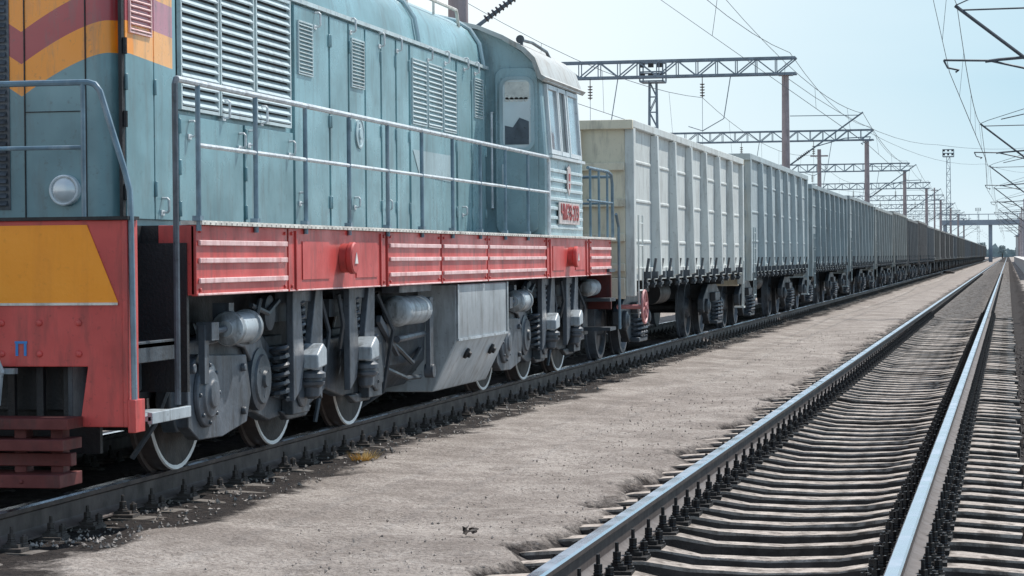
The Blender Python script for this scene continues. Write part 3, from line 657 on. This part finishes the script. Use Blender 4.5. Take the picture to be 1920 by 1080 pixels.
    for P in ([(W(1.12),b0+.9,1.08),(W(1.14),b0+1.2,1.02),(W(1.12),b0+1.5,1.1)],[(W(1.1),b0+2.6,1.1),(W(1.12),b0+2.75,.85),(W(1.1),b0+2.7,.6),(W(1.05),b0+2.6,.2)],[(W(1.1),b0-.35,1.1),(W(1.12),b0-.5,.8),(W(1.0),b0-.62,.4),(W(.85),b0-.6,.2)],[(W(1.02),b0+4.5,1.1),(W(1.1),b0+4.7,.8),(W(1.0),b0+4.75,.3),(W(.82),b0+4.7,.18)],[(W(1.15),b0+2.9,1.12),(W(1.17),b0+2.95,.9),(W(1.1),b0+3.1,.72)],[(W(1.15),b0+1.0,1.12),(W(1.13),b0+.95,.95),(W(1.12),b0+.7,.85)]):
        m=MB(); m.tube(P,.018,6); LB(m,'sand_pipe','under',bg_)
    return bg_
bgf=bogie(); bgr=copy_tree(bgf,loco); bgr.location.y+=9.05
m=MB(); m.box(W(-.6),W(.6),13.7,28.2,.75,1.15); m.box(W(-.9),W(.92),13.7,28.4,.98,1.16); m.box(W(-.9),W(.9),19.3,20.6,.4,.97); LB(m,'underframe','dark')
for (ya,yb,zz,rr) in ((19.0,19.95,.95,.12),(28.1,28.7,1.02,.10)):
    m=MB(); m.lathe((W(1.1),ya,zz),(0,1,0),[(0,.03),(.01,.07),(.05,rr*.93),(.08,rr),(.10,rr*1.06),(.13,rr*1.06),(.14,rr),(yb-ya-.1,rr),(yb-ya-.02,rr*.7),(yb-ya,.04)],22); LB(m,'air_cylinder','lgrey')
m=MB(); m.box(W(1.12),W(1.16),20.0,20.12,.42,1.05); m.lathe((W(1.1),20.06,.42),(1,0,0),[(0,.06),(.08,.06)],14); m.cyl((W(1.1),19.1,.72),(W(1.1),20.0,.74),.03,n=8); m.box(W(1.0),W(1.15),19.0,20.1,1.1,1.16); m.bar((W(1.05),18.7,.9),(W(1.05),19.3,.6),.06,.04)
LB(m,'brake_linkage','mid',bev=.004)
for P in ([(W(1.0),18.9,.8),(W(1.08),19.3,.62),(W(1.05),19.8,.5),(W(1.0),20.3,.6)],[(W(1.0),19.0,.5),(W(1.05),19.6,.38),(W(1.0),20.3,.36)]):
    m=MB(); m.tube(P,.02,6); LB(m,'air_pipe','under')
tp=[(1.27,1.15),(1.27,.66),(1.05,.21),(-1.05,.21),(-1.27,.66),(-1.27,1.15)]
m=MB(); m.py([(W(a),b_) for a,b_ in tp],20.55,22.72)
tk=LB(m,'fuel_tank','tank',bev=.015)
m=MB(); m.box(W(1.272),W(1.285),20.55,22.72,.655,.675); m.box(W(1.272),W(1.28),20.55,20.60,.68,1.15); m.box(W(1.272),W(1.28),22.67,22.72,.68,1.15); LB(m,'tank_seam','lgrey',tk)
m=MB(); m.py([(W(1.0),.92),(W(.98),.50),(W(.8),.28),(W(-.8),.28),(W(-1.0),.55),(W(-1.0),.92)],19.15,20.52); LB(m,'battery_box','under',bev=.015)
for yy in (21.15,22.2):
    m=MB(); m.lathe((W(1.21),yy,.53),(1,0,-.50),[(0,.05),(.02,.05),(.03,.03),(.05,.028)],12); LB(m,'drain_plug','dark',tk)
# ------------------------------------------------------------ GONDOLA WAGONS
GW=1.45; GL=12.73; GT=3.08; GB=1.14
def mk_wagon():
    root=empty('freight_wagon',(0,0,0))
    B=lambda mb,n,mt,par=None,bev=0: mb.build(n,mt,par or root,(0,0,0),bev)
    m=MB(); m.box(-1.38,1.38,.05,GL-.05,GB-.02,GB+.08); m.box(-.28,.28,-.35,GL+.35,.86,GB-.02)
    for yy in (2.05,10.68): m.box(-1.3,1.3,yy-.2,yy+.2,.92,GB-.02)
    for yy in (4,5.5,7.2,8.8): m.box(-1.3,1.3,yy-.06,yy+.06,.98,GB-.02)
    m.cyl((.85,5.3,.85),(.85,6.4,.85),.17,n=14); m.cyl((.6,7.3,.85),(.6,7.9,.85),.15,n=12)
    B(m,'underframe','dark')
    for s in (1,-1):
        m=MB(); m.box(s*1.385,s*1.345,.1,GL-.1,GB+.02,GT-.06)
        ysx=[.14]+[2.0+1.75*k for k in range(6)]+[GL-.14]
        for k in range(7):
            ya,yb=ysx[k]+.16,ysx[k+1]-.16
            for (z0,z1) in ((1.55,1.60),(2.06,2.11),(2.55,2.60)):
                xo=s*1.386; xi=s*1.398; c=.015
                m.add([(xo,ya,z0),(xo,yb,z0),(xo,yb,z1),(xo,ya,z1),(xi,ya+c,z0+c),(xi,yb-c,z0+c),(xi,yb-c,z1-c),(xi,ya+c,z1-c)],[(0,1,5,4),(1,2,6,5),(2,3,7,6),(3,0,4,7),(4,5,6,7)])
        B(m,'side_wall','wagon')
        m=MB(); m.box(s*1.34,s*(GW+.0),.0,GL,GT-.10,GT); B(m,'top_rail','wagon',bev=.01)
        m=MB(); m.box(s*1.30,s*1.43,.02,GL-.02,GB-.06,GB+.10); B(m,'bottom_rail','wagon',bev=.006)
        for k in range(6):
            yy=2.0+1.75*k; m=MB()
            vs=[(s*1.386,yy-.095,GB-.04),(s*1.386,yy+.095,GB-.04),(s*1.51,yy+.065,GB-.0),(s*1.51,yy-.065,GB-.0),(s*1.386,yy-.095,GT-.11),(s*1.386,yy+.095,GT-.11),(s*1.47,yy+.065,GT-.11),(s*1.47,yy-.065,GT-.11)]
            m.add(vs,[(0,1,2,3),(7,6,5,4),(0,4,5,1),(1,5,6,2),(2,6,7,3),(3,7,4,0)]); B(m,'side_post','wagon',bev=.005)
        for yy in (.0,GL):
            d=.17 if yy==0 else -.17
            m=MB(); m.box(s*1.34,s*1.452,min(yy,yy+d),max(yy,yy+d),GB-.25,GT-.105); B(m,'corner_post','wagon',bev=.008)
    for k in range(7):
        for q in (.45,1.25):
            yy=.35+1.75*k+q-.3 if k else .6+q*.8
            m=MB(); m.bar((1.44,yy,1.06),(1.49,yy,1.36),.05,.03); m.box(1.43,1.52,yy-.05,yy+.05,1.10,1.19); m.bar((1.46,yy-.08,1.02),(1.46,yy+.10,1.04),.03,.05); m.box(1.40,1.46,yy+.02,yy+.1,.98,1.10)
            B(m,'hatch_latch','under')
    for yy,s in ((.0,-1),(GL,1)):
        m=MB(); m.box(-1.34,1.34,min(yy,yy-s*.04),max(yy,yy-s*.04),GB-.02,GT-.05)
        y_out=yy+s*.07
        for zz in (1.25,1.62,2.05,2.50): m.box(-1.34,1.34,min(yy+s*.002,y_out),max(yy+s*.002,y_out),zz-.05,zz+.05)
        m.box(-1.45,1.45,min(yy+s*.002,yy+s*.09),max(yy+s*.002,yy+s*.09),GT-.12,GT-.003)
        m.box(-1.34,1.34,min(yy,y_out),max(yy,y_out),GB-.28,GB-.02)
        for xx in (-.75,.75): m.box(xx-.06,xx+.06,min(yy+s*.071,yy+s*.10),max(yy+s*.071,yy+s*.10),GB,GT-.13)
        B(m,'end_wall','wagon',bev=.01)
        m=MB(); m.box(-.15,.15,min(yy+s*.3,yy+s*.75),max(yy+s*.3,yy+s*.75),.88,1.12); B(m,'coupler','dark',bev=.03)
    m=MB()
    for yy in (.22,.56): m.tube([(1.47,yy,.62),(1.47,yy,1.9)],.012,5)
    for k in range(5): m.tube([(1.47,.22,.68+k*.28),(1.47,.56,.68+k*.28)],.012,5)
    B(m,'ladder','wagon')
    m=MB(); m.tube([(1.44,GL-.3,.5),(1.46,GL-.3,1.3)],.014,5); m.tube([(1.44,GL-.1,.5),(1.46,GL-.1,1.3)],.014,5); m.box(1.3,1.47,GL-.32,GL-.08,.48,.51); B(m,'foot_step','wagon')
    for yb in (2.05,10.68):
        m=MB()
        for s in (1,-1):
            P=[(-1.22,.62),(-1.1,.68),(-.55,.86),(.55,.86),(1.1,.68),(1.22,.62),(1.22,.45),(1.12,.40),(.80,.42),(.50,.25),(.38,.20),(-.38,.20),(-.50,.25),(-.80,.42),(-1.12,.40),(-1.22,.45)]
            m.px([(yb+a,b_) for a,b_ in P],s*1.03,s*1.13)
            for q in (-.925,.925): m.lathe((s*1.13,yb+q,.50),(s,0,0),[(0,.13),(.05,.125),(.06,.08),(.08,.07)],14)
            m.px([(yb-.36,.72),(yb+.36,.72),(yb+.30,.58),(yb-.30,.58)],s*1.131,s*1.22)
            m.box(min(s*1.0,s*1.25),max(s*1.0,s*1.25),yb-.36,yb+.36,.20,.26)
        m.box(-1.1,1.1,yb-.2,yb+.2,.6,.85)
        bo=B(m,'bogie','under',bev=.012); bo.location.z=TZ
        for q in (-.925,.925):
            for s in (1,-1):
                m=MB(); m.lathe((.83*s,yb+q,.475),(-s,0,0),[(-.03,.1),(-.03,.14),(.03,.17),(.05,.38),(.0,.42),(0,.47),(.10,.478),(.105,.505),(.135,.505),(.135,.2)],32); B(m,'wheel','mid',bo)
            m=MB(); m.cyl((-.83,yb+q,.475),(.83,yb+q,.475),.08,n=10); B(m,'axle','dark',bo)
        for q in (-.2,.0,.2):
            m=MB(); m.coil(1.19,yb+q,.26,.57,.075,.018,5); B(m,'coil_spring','mid',bo)
    return root
wag=mk_wagon()
def simple_wagon():
    m=MB()
    for s in (1,-1):
        m.box(s*1.345,s*1.385,.1,GL-.1,GB,GT); m.box(s*1.34,s*GW,0,GL,GT-.1,GT+.002); m.box(s*1.3,s*1.43,.02,GL-.02,GB-.06,GB+.1)
        for k in range(6): yy=2.0+1.75*k; m.box(s*1.386,s*1.47,yy-.07,yy+.07,GB-.04,GT-.1)
    for yy in (0,GL-.06): m.box(-1.34,1.34,yy,yy+.06,GB-.25,GT-.01)
    m.box(-1.3,1.3,.05,GL-.05,GB-.1,GB-.01,1); m.box(-.3,.3,-.55,GL+.55,.88,1.1,1)
    for yb in (2.05,10.68):
        for s in (1,-1):
            m.px([(yb-1.2,.68),(yb-.5,.92),(yb+.5,.92),(yb+1.2,.68),(yb+1.2,.48),(yb+.4,.26),(yb-.4,.26),(yb-1.2,.48)],s*1.03,s*1.13,1)
            for q in (-.925,.925): m.lathe((.83*s,yb+q,.475+TZ),(-s,0,0),[(0,.475),(.13,.48)],16,1)
    return m.build('freight_wagon',['wagon','dark'])
swag=simple_wagon()
WY0=29.62; NP=13.92
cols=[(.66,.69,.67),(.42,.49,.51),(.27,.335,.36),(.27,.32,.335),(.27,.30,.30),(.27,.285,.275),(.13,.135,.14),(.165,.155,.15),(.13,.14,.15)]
desc=['pale grey open freight wagon with cream end wall, coupled right behind the locomotive','grey open freight wagon, second behind the locomotive, slightly taller than its neighbours','darker blue grey open freight wagon, third behind the locomotive','slate grey open freight wagon, fourth behind the locomotive','dusty grey open freight wagon, fifth behind the locomotive','grey open freight wagon, sixth behind the locomotive','dark open freight wagon, seventh behind the locomotive','brownish dark open freight wagon, eighth behind the locomotive','blackish open freight wagon, ninth behind the locomotive']
for i in range(36):
    if i<9:
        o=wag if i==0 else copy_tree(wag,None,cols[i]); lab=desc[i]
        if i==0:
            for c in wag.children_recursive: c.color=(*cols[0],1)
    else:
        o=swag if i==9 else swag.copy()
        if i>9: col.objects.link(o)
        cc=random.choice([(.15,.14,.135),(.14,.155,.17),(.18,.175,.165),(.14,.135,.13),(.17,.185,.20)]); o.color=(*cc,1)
        lab='dark open freight wagon far down the train, number %d behind the locomotive'%(i+1)
    o.location=(TX,WY0+NP*i,0)
    tag(o,lab,'freight wagon','wagons of the freight train')
    if i<9:
        hs={1:1.05,2:1.0,3:1.02,4:1.0,5:1.03,6:1.0,7:1.03,8:1.0}.get(i,1.0)
        for c in o.children:
            nm=c.name.split('.')[0]
            if nm in ('side_wall','top_rail','side_post','corner_post','end_wall'): c.scale.z=hs
            if nm=='end_wall' and i==0: c.color=(.76,.69,.54,1); c['label']='cream painted ribbed end wall'
m=MB(); hc=Vector((1.56,.10,.76))
m.tube([(hc.x+.0,hc.y+.22*math.cos(k*math.pi/12),hc.z+.20*math.sin(k*math.pi/12)) for k in range(25)],.017,6)
for k in range(3): an=k*math.pi/3+.3; m.bar((hc.x,hc.y-.21*math.cos(an),hc.z-.19*math.sin(an)),(hc.x,hc.y+.21*math.cos(an),hc.z+.19*math.sin(an)),.022,.018)
m.cyl((hc.x-.35,hc.y,hc.z),(hc.x+.03,hc.y,hc.z),.028,n=10)
M['wheelred']=mat('brake_wheel_red',(.50,.21,.21),.5,0,.2,5,dirt=(.15,.07,.07),damt=.4)
m.build('brake_handwheel','wheelred',wag)
# ------------------------------------------------------------ CATENARY
def cantilever(mb,xp,xt,zb,zt,zc,Y=0,k=1.0):
    s=1 if xt>xp else -1
    mb.tube([(xp,Y,zb),(xt,Y,zt)],.034*k,6)
    mb.tube([(xp,Y,zt-.1),(xt-s*.2,Y,zt-.12)],.017*k,5)
    mb.tube([(xp+(xt-xp)*.35,Y,zb+(zt-zb)*.35),(xp+(xt-xp)*.75,Y,zc+.28),(xt+s*.3,Y,zc+.32)],.022*k,5)
    mb.tube([(xt+s*.3,Y,zc+.32),(xt+s*.2,Y,zc+.12),(xt-s*.1,Y,zc+.05),(xt,Y,zc)],.02*k,5)
def insul(mb,p,q,n=8,r=.07):
    p=Vector(p);q=Vector(q);L=(q-p).length; pr=[(0,.02)]
    for k in range(n):
        t0=L*(k+.15)/n; t1=L*(k+.5)/n; pr+=[(t0,.025),(t0+.001,r),(t1,r*.8),(t1+.001,.025)]
    pr.append((L,.02)); mb.lathe(p,q-p,pr,10)
def truss(mb,x0,x1,z0,z1,d=.35,nb=22):
    for yy in (-d,d):
        for zz in (z0,z1): mb.box(x0,x1,yy-.045,yy+.045,zz-.045,zz+.045)
        for k in range(nb):
            a=x0+(x1-x0)*k/nb; b_=x0+(x1-x0)*(k+1)/nb; mb.bar((a,yy,z0 if k%2 else z1),(b_,yy,z1 if k%2 else z0),.05,up=(0,1,0)); mb.bar((a,yy,z0),(a,yy,z1),.04,up=(0,1,0))
    for k in range(nb+1):
        a=x0+(x1-x0)*k/nb
        for zz in (z0,z1): mb.bar((a,-d,zz),(a,d,zz),.04)
PX=-9.1
def gantry():
    root=empty('catenary_gantry',(0,0,0)); B=lambda mb,n,mt: mb.build(n,mt,root)
    m=MB(); m.cyl((PX,0,-.4),(PX,0,8.95),.21,.15,n=14); B(m,'post','pole')
    m=MB(); m.cyl((-26.5,0,-.4),(-26.5,0,8.95),.21,.15,n=14); B(m,'post','pole')
    m=MB(); truss(m,-27,PX+.45,9.02,9.68); m.box(PX-.3,PX+.3,-.4,.4,8.95,9.0); B(m,'truss_beam','galv')
    m=MB(); cantilever(m,PX+.18,TX+.1,5.2,7.35,6.0); B(m,'cantilever','galv')
    m=MB(); d=Vector((TX-PX,0,2.15)); p=Vector((PX+.25,0,5.27)); insul(m,p+d*.07,p+d*.24,8,.075); B(m,'insulator','insul')
    for xx in (-12.6,-17.4,-22):
        m=MB(); m.tube([(xx,0,9.0),(xx,0,8.7)],.02,5); insul(m,(xx,0,8.7),(xx,0,8.1),5,.11); B(m,'insulator','insul')
        m=MB(); m.tube([(xx+1.2,0,9.0),(xx+.9,0,7.2),(xx,0,6.7),(xx-.6,0,6.9)],.022,5); m.tube([(xx,0,8.1),(xx,0,6.0)],.012,4); B(m,'steady_arm','galv')
    return root
g0=gantry(); gys=[40.0]+[101.7+59.7*k for k in range(8)]
gw=['first','second','third','fourth','fifth','sixth','seventh','eighth','ninth']
for i,yy in enumerate(gys):
    o=g0 if i==0 else copy_tree(g0); o.location=(0,yy,0)
    lab='concrete post with insulated cantilever rising behind the locomotive cab' if i==0 else ('truss beam on concrete posts behind the wagons, %s one down the line'%gw[i-1])
    tag(o,lab,'overhead line gantry','truss gantries behind the train')
for i,(px,py,a) in enumerate(((1536,280,12.5),(1752,352,12.5))):
    yy,zz=pt(px,py,a); m=MB(); m.cyl((0,0,-.4),(0,0,zz),.17,.13,n=10); m.box(-.6,.6,-.05,.05,zz-.5,zz-.4); o=m.build('utility_pole','pole'); o.location=(-a,yy,0)
    tag(o,('short grey pole standing between the first and second gantry posts','slim grey pole beside the far gantries')[i],'pole')
def rmast():
    root=empty('catenary_mast',(0,0,0)); B=lambda mb,n,mt: mb.build(n,mt,root); xp=2.3
    m=MB(); m.cyl((xp,0,-.4),(xp,0,9.3),.15,.11,n=12); B(m,'post','pole')
    m=MB(); cantilever(m,xp-.14,RX-.05,5.1,7.85,6.12,0,1.4); m.tube([(xp,0,9.0),(RX+.3,0,8.0),(RX-.05,0,7.85)],.02,4); m.tube([(xp,0,6.58),(-.2,0,6.42),(-.55,0,6.38)],.042,5); m.tube([(xp,0,8.6),(-.3,0,8.05)],.026,5); B(m,'cantilever','armpaint')
    m=MB(); p=Vector((xp-.2,0,5.15)); d=Vector((RX-xp,0,2.7)); insul(m,p+d*.07,p+d*.24,8,.08); B(m,'insulator','insul')
    return root
r0=rmast(); rys=[64+58*k for k in range(9)]
for i,yy in enumerate(rys):
    o=r0 if i==0 else copy_tree(r0); o.location=(0,yy,0)
    tag(o,'mast bracket reaching in over the empty track from the right, %s from the viewer'%gw[i],'overhead line mast','bracket masts right of the empty track')
def wr(P,r): return [.004+(r-.004)*min(1,max(0,(p[1]-38)/50)) for p in P]
def line(x,zc,zm,ys,label,sag=.75,zig=.2,r=.011):
    root=empty('overhead_line',(x,0,0)); tag(root,label,'overhead wire'); O=(x,0,0)
    P=[];D=[];C=[]
    for k in range(len(ys)-1):
        for q in range(12):
            t_=q/12; yy=ys[k]+(ys[k+1]-ys[k])*t_; zz=zm-sag*4*t_*(1-t_); zg=(zig if k%2 else -zig)*(1-2*t_); P.append((x,yy,zz)); C.append((x+zg,yy,zc))
            if q in (2,5,7,10) and 42<yy<330: D.append((yy,zz,zg))
    P.append((x,ys[-1],zm)); m=MB(); m.tube(P,wr(P,r),5); m.build('messenger_wire','wire',root,O)
    m=MB(); m.tube(C,wr(C,r),5); m.build('contact_wire','wire',root,O)
    for yy,zz,dx in D:
        m=MB(); m.tube([(x,yy,zz),(x+dx,yy,zc)],.006,3); m.build('dropper_wire','wire',root,O)
line(RX,6.12,7.85,[-52+58*k for k in range(18)],'contact and messenger wires hanging over the empty right track',r=.014)
gl=[-79.4,-19.7]+gys+[gys[-1]+60*k for k in range(1,7)]
line(TX+.1,5.98,7.3,gl,'contact and messenger wires hanging over the train',.7)
line(-12.6,6.0,8.1,gl,'contact and messenger wires over the track beyond the train',.8)
def span(pts,label,r=.012):
    m=MB(); P=[]
    for k in range(len(pts)-1):
        a,b_=Vector(pts[k]),Vector(pts[k+1]); L=(b_-a).length
        for q in range(8): t_=q/8; p=a.lerp(b_,t_); p.z-=min(1.0,L*.012)*4*t_*(1-t_); P.append(p)
    P.append(Vector(pts[-1])); o=pts[0]; m.tube(P,wr(P,r),4); ob=m.build('feeder_wire','wire',None,o); ob.location=o; tag(ob,label,'wire')
span([(2.3,y_,9.25) for y_ in rys],'feeder wire strung along the tops of the right masts',.012)
span([(-8.9,y_,9.9) for y_ in gl],'feeder wire strung along the tops of the gantry posts',.012)
span([(-9.1,161.4,9.6),(-2,221,9.5),(2.3,238,9.2)],'slack cross wire running from a gantry post to a right mast')
span([(-9.1,101.7,8.9),(-4.5,161,8.6),(2.3,180,9.2)],'slanting cross wire above the wagons toward the right masts')
span([(-24,101.7,8.9),(-9.1,161,5.5)],'slack wire drooping under the nearest truss beam')
def light_mast(px,pyt,a,wd_,label):
    yy,zt=pt(px,pyt,a); root=empty('floodlight_mast',(-a,yy,0)); tag(root,label,'floodlight mast')
    m=MB(); n=int(zt/1.0); h0=zt-1.2
    for sx,sy in ((-1,-1),(1,-1),(1,1),(-1,1)): m.bar((sx*wd_,sy*wd_,-.3),(sx*wd_*.6,sy*wd_*.6,h0),.08)
    for k in range(n):
        z0=h0*k/n; z1=h0*(k+1)/n; w0=wd_*(1-.4*k/n); w1=wd_*(1-.4*(k+1)/n)
        for sy in (-1,1):
            s=1 if k%2 else -1; m.bar((-s*w0,sy*w0,z0),(s*w1,sy*w1,z1),.05); m.bar((sy*w0,-s*w0,z0),(sy*w1,s*w1,z1),.05); m.bar((-w0,sy*w0,z0),(w0,sy*w0,z0),.05)
    m.build('lattice_mast','galv',root)
    m=MB(); q=wd_*2.0
    for zz in (h0,h0+.55,h0+1.15):
        for sx in (-1,1): m.box(-q,q,sx*q-.04,sx*q+.04,zz-.04,zz+.04); m.box(sx*q-.04,sx*q+.04,-q,q,zz-.04,zz+.04)
    for sx in (-1,1):
        for sy in (-1,1): m.box(sx*q-.04,sx*q+.04,sy*q-.04,sy*q+.04,h0,h0+1.2)
    m.box(-q,q,-q,q,h0-.08,h0-.05); m.build('platform','galv',root)
    for k in range(3):
        for zz in (h0+.3,h0+.95):
            m=MB(); xx=-q*.75+k*q*.75; m.box(xx-.16,xx+.16,-q-.25,-q-.05,zz-.15,zz+.15); m.bar((xx,-q-.1,zz),(xx,-q,zz),.05); m.build('floodlight','dark',root)
light_mast(1224,116,21,.35,'lattice floodlight mast seen through the nearest truss beam')
light_mast(1778,280,9.6,.45,'tall thin floodlight mast standing far down the line')
light_mast(1834,390,13,.6,'small distant floodlight mast beyond the footbridge')
YB=520.; fbx=empty('footbridge',(0,YB,0)); tag(fbx,'dark steel bridge crossing all the tracks in the far distance','bridge')
m=MB(); m.box(-14,30,-1.5,1.5,7.6,8.7); m.build('deck','bridge',fbx)
m=MB(); m.box(-14,30,-1.55,-1.5,9.8,9.95)
for k in range(23): m.box(-14+2*k-.06,-14+2*k+.06,-1.58,-1.46,8.7,9.8)
m.build('parapet','bridge',fbx)
for x in (-13,-3.6,2.8,12): m=MB(); m.box(x-.4,x+.4,-.8,.8,-.3,7.6); m.build('pier','bridge',fbx)
m=MB(); m.box(1.25,6,150,520,-.3,.85); m.box(1.15,6,150,520,.851,.95); o=m.build('platform','plat'); tag(o,kind='structure')
for i,(x,yy,w_,h_) in enumerate(((6,640,8,6),(-22,700,14,7),(14,760,14,9))):
    rt=empty('building',(x,yy,0)); tag(rt,('small pale building at the far right end of the platform','low pale building behind the distant wagons','taller pale building beyond the bridge at far right')[i],'building')
    m=MB(); m.box(-w_/2,w_/2,0,8,-.3,h_); m.build('wall','bld',rt); m=MB(); m.py([(-w_/2-.5,h_),(w_/2+.5,h_),(0,h_+2.4)],-.5,8.5); m.build('roof','bridge',rt)
    for k in range(3):
        for j in range(int(h_//3)):
            m=MB(); xx=-w_/3+k*w_/3; m.box(xx-.6,xx+.6,-.06,-.01,1+3*j,2.4+3*j); m.build('window','glass',rt)
def tree(x,y,h,label):
    rt=empty('tree',(x,y,0)); tag(rt,label,'tree','distant trees on the horizon')
    m=MB(); m.cyl((0,0,-.3),(0,0,h*.45),.25,.15,n=8)
    for k in range(4): an=k*1.6; m.cyl((0,0,h*.35),(math.cos(an)*h*.2,math.sin(an)*h*.2,h*.65),.1,.04,n=6)
    m.build('trunk','wood',rt); m=MB()
    for k in range(420):
        u=random.random(); th=random.uniform(0,6.28); rr=h*.32*math.sqrt(random.random())*(1.15-.5*u); p=Vector((rr*math.cos(th),rr*math.sin(th),h*(.30+.62*u)))
        a=Vector((random.gauss(0,1),random.gauss(0,1),random.gauss(0,1))).normalized()*h*.045; b_=a.orthogonal().normalized()*h*.04
        m.add([p-a,p+b_,p+a,p-b_],[(0,1,2,3)])
    m.build('crown','leaf',rt)
for i,(x,yy,h) in enumerate(((-16,800,8),(-9,860,6),(-2,900,5),(4,840,5.5),(9,780,6),(16,900,10),(-26,880,10))): tree(x,yy,h,'leafy tree on the far horizon, number %d from the left'%(sorted([-16/800,-9/860,-2/900,4/840,9/780,16/900,-26/880]).index(x/yy)+1))
m=MB()
for k in range(260):
    x=random.uniform(-600,600); h=random.uniform(4,8); p=Vector((x,1500+random.uniform(-60,60),0)); n=9
    m.add([(p.x-8,p.y,-1)]+[(p.x-8+16*i/n,p.y,h*math.sin(math.pi*(i+.5)/(n+1))*random.uniform(.7,1.15)) for i in range(n+1)]+[(p.x+8,p.y,-1)],[tuple(range(n+3))])
o=m.build('distant_woodland','leaf'); tag(o,'low hazy line of woodland along the horizon','woodland',kind='stuff')
def gpt(px,py,z=-.17):
    d=ray(px,py); t_=(z-CH)/d.z; return d.x*t_,d.y*t_
x_,y_=gpt(682,862,-.14); m=MB()
for k in range(150):
    an=random.uniform(0,6.28); r_=random.uniform(0,.08); b_=Vector((r_*math.cos(an),r_*math.sin(an)*1.8,-.03)); tip=b_+Vector((math.cos(an)*random.uniform(.02,.10),math.sin(an)*.08,random.uniform(.03,.095)))
    m.add([b_-Vector((.003,0,0)),b_+Vector((.003,0,0)),tip],[(0,1,2)])
o=m.build('dry_grass_tuft','straw',recalc=False); o.location=(x_,y_,-.12); tag(o,'small tuft of dry yellow grass beside the train rail','grass tuft')
x_,y_=gpt(881,1003); m=MB()
for k in range(18):
    p=Vector((random.uniform(-.035,.035),random.uniform(-.05,.05),random.uniform(0,.025))); a=Vector((random.gauss(0,1),random.gauss(0,1),random.gauss(0,.5))).normalized()*.022; b_=a.orthogonal().normalized()*.014
    m.add([p-a,p+b_,p+a*1.1+Vector((0,0,.008)),p-b_],[(0,1,2,3)])
o=m.build('dead_leaf_clump','wood',recalc=False); o.location=(x_,y_,-.160); tag(o,'small clump of brown dead leaves on the dirt in the foreground','dead leaves')
x_,y_=gpt(1772,513); m=MB(); m.box(-.55,.75,-2.5,2.5,-.25,-.02); m.box(-.3,.55,-1.5,1,-.019,.05); o=m.build('timber_stack','wood',bev=.02); o.location=(x_,y_,0); tag(o,'dark low pile of timber lying on the dirt between the tracks far away','timber')
